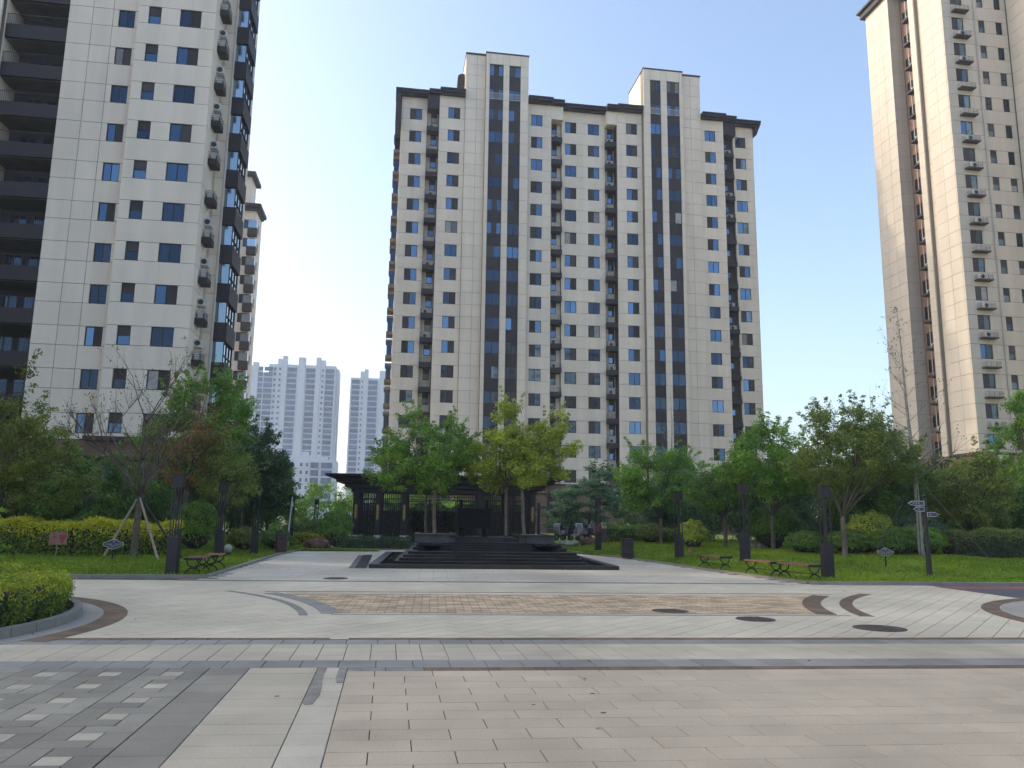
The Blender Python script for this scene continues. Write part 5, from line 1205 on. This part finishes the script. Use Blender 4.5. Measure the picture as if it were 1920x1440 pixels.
hedge('clipped_hedge', [(12.6, 46.0), (15.3, 46.4)], 1.2, .95, 'leaf_hedge', 'green clipped hedge right of the scooters, left half', 96, 600, .08, 'leaf_mid', .3)
hedge('clipped_hedge', [(15.5, 45.4), (17.6, 44.2)], 1.2, .85, 'leaf_hedge', 'green clipped hedge right of the scooters, right half', 97, 600, .08, 'leaf_mid', .3)
hedge('clipped_hedge', [(22.5, 29.6), (26, 28.6), (31, 27.5)], 1.3, 1.05, 'leaf_dark', 'dark clipped hedge at the right edge of the lawn', 98, 600, .08, 'leaf_olive', .3)

hedge('tall_hedge', [(-1.8, 51.5), (2, 51.8), (5.5, 51.4), (9.3, 51.2)], 1.4, 2.3, 'leaf_dark', 'tall dark hedge seen through the pavilion slats', 99, 260, .14)
# the wood that closes the background reads as one mass on either side
def wood(name, pts, mat, label, seed, r=2.2):
    g = np.random.default_rng(seed); cl = []
    for x, y, h in pts:
        for k in range(80):
            d = g.normal(size=3); d /= np.linalg.norm(d); q = g.uniform(.3, 1)**.5; cl.append((x+d[0]*r*q, y+d[1]*r*q*.7, h*.52+d[2]*h*.46*q))
    cl = np.array(cl); o = link(name, crown_mesh(cl, 34, .62, .20, mat, seed, sprig=False)); return tag(o, label, 'trees', kind='stuff')
wood('woodland', [(-22, 44, 4.5), (-18.5, 46, 4.2), (-15, 48, 4.0), (-12.5, 50, 5), (-9, 54, 5.5), (-25, 40, 4.5)], 'leaf_dark', 'dark mass of trees below the left tower', 101)
wood('woodland', [(-8.5, 66, 4.2), (-5, 64, 4.4), (-2, 66, 4.6), (1.5, 68, 4.5), (-10, 60, 4), (5, 62, 3.2), (8, 64, 3.2), (-13, 72, 5)], 'leaf_mid', 'green trees filling the gap behind the pavilion', 102, 2.4)
wood('woodland', [(19, 58, 4.5), (23, 56, 4.8), (27, 52, 5), (31, 50, 5), (36, 48, 5), (33, 44, 4.5), (41, 50, 5.5), (24, 50, 4.2), (29, 46, 4.6), (46, 52, 6), (30.5, 54, 6), (34, 60, 6.5), (27.5, 48, 5), (40, 66, 7), (38, 42, 4.8), (36, 36, 4.2), (20.5, 52, 4.0)], 'leaf_dark', 'dark mass of trees behind the right lawn', 103, 2.6)

# grass blades: nobody could count them
def grass(name, n, x0, x1, y0, y1, inside, h, label, seed):
    g = np.random.default_rng(seed); u = g.uniform(0, 1, n); y = y0+(y1-y0)*u**1.5; x = g.uniform(x0, x1, n)
    ok = np.array([inside(a, b) for a, b in zip(x, y)]); x, y = x[ok], y[ok]; z = np.array([h(a, b) for a, b in zip(x, y)]); m_ = len(x)
    hh = g.uniform(.035, .095, m_)*(1+.5*np.sin(x*1.7)*np.sin(y*1.3)); wd = .016+.0006*y; a = g.uniform(0, 6.28, m_); le = g.normal(0, .03, (m_, 2))
    v = np.zeros((m_, 3, 3)); v[:, 0] = np.stack([x-wd*np.cos(a), y-wd*np.sin(a), z-.005], 1); v[:, 1] = np.stack([x+wd*np.cos(a), y+wd*np.sin(a), z-.005], 1); v[:, 2] = np.stack([x+le[:, 0], y+le[:, 1], z+hh], 1)
    me = bpy.data.meshes.new(name); me.vertices.add(3*m_); me.vertices.foreach_set('co', v.reshape(-1).astype(np.float32)); me.loops.add(3*m_); me.loops.foreach_set('vertex_index', np.arange(3*m_, dtype=np.int32))
    me.polygons.add(m_); me.polygons.foreach_set('loop_start', np.arange(0, 3*m_, 3, dtype=np.int32)); me.update(calc_edges=True)
    at = me.attributes.new('tint', 'FLOAT', 'FACE'); at.data.foreach_set('value', np.clip(.42+.28*np.sin(x*.9+1)*np.sin(y*.7)+.25*np.sin(x*.31+2)*np.sin(y*.23)+g.uniform(-.4, .5, m_), 0, 1).astype(np.float32))
    me.materials.append(MATS['grass']); tag(link(name, me), label, 'grass', kind='stuff')
grass('grass', 130000, 9.5, 34, 19, 46, inR, hR, 'mown grass of the right lawn', 111)
grass('grass', 80000, -22, -.4, 22, 46, inL, hL, 'mown grass of the left lawn', 112)

# leaves fallen along the kerbs, on the lawns and in the square
g = np.random.default_rng(77); spots_ = []
for cx, cy, sx, sy, n in ((-5.2, 13.5, .5, 2.0, 26), (-4.3, 27, .3, 4, 16), (10.6, 26, .4, 5, 20), (3, 24.5, 3, 1.2, 14), (-7.5, 25.5, 2.5, 1.6, 40), (15.5, 25, 3, 2.5, 60), (2.5, 15, 5, 5, 14), (1.5, 7.5, 2.2, 1.4, 7)):
    spots_.append(np.stack([g.normal(cx, sx, n), g.normal(cy, sy, n)], 1))
xy = np.concatenate(spots_); zz = np.array([(hR(x, y)+.05 if inR(x, y) else hL(x, y)+.05 if inL(x, y) else .012) for x, y in xy]); Nn = g.normal(0, .25, (len(xy), 3)); Nn[:, 2] += 1
tag(link('fallen_leaves', leaf_mesh('fallen_leaves', np.column_stack([xy, zz]), Nn, g.uniform(.035, .075, len(xy)), g.uniform(0, 1, len(xy)), 'leaf_rust')), 'scattered dry leaves along kerbs and lawns', 'leaves', kind='stuff')

# ================================================================== the air: thin summer haze
hz = bpy.data.materials.new('haze'); hz.use_nodes = True; hn = hz.node_tree.nodes; hn.remove(hn['Principled BSDF'])
pv = hn.new('ShaderNodeVolumePrincipled'); pv.inputs['Color'].default_value = (.84, .91, 1, 1); pv.inputs['Density'].default_value = .00045; pv.inputs['Anisotropy'].default_value = .3
hz.node_tree.links.new(pv.outputs[0], hn['Material Output'].inputs['Volume'])
MATS['haze'] = hz
tag(MB().box(-S-60, S+60, -S-60, S+60, -2.2, 92).build('haze', 'haze'), 'thin bluish summer haze over the whole place', 'haze', kind='stuff')
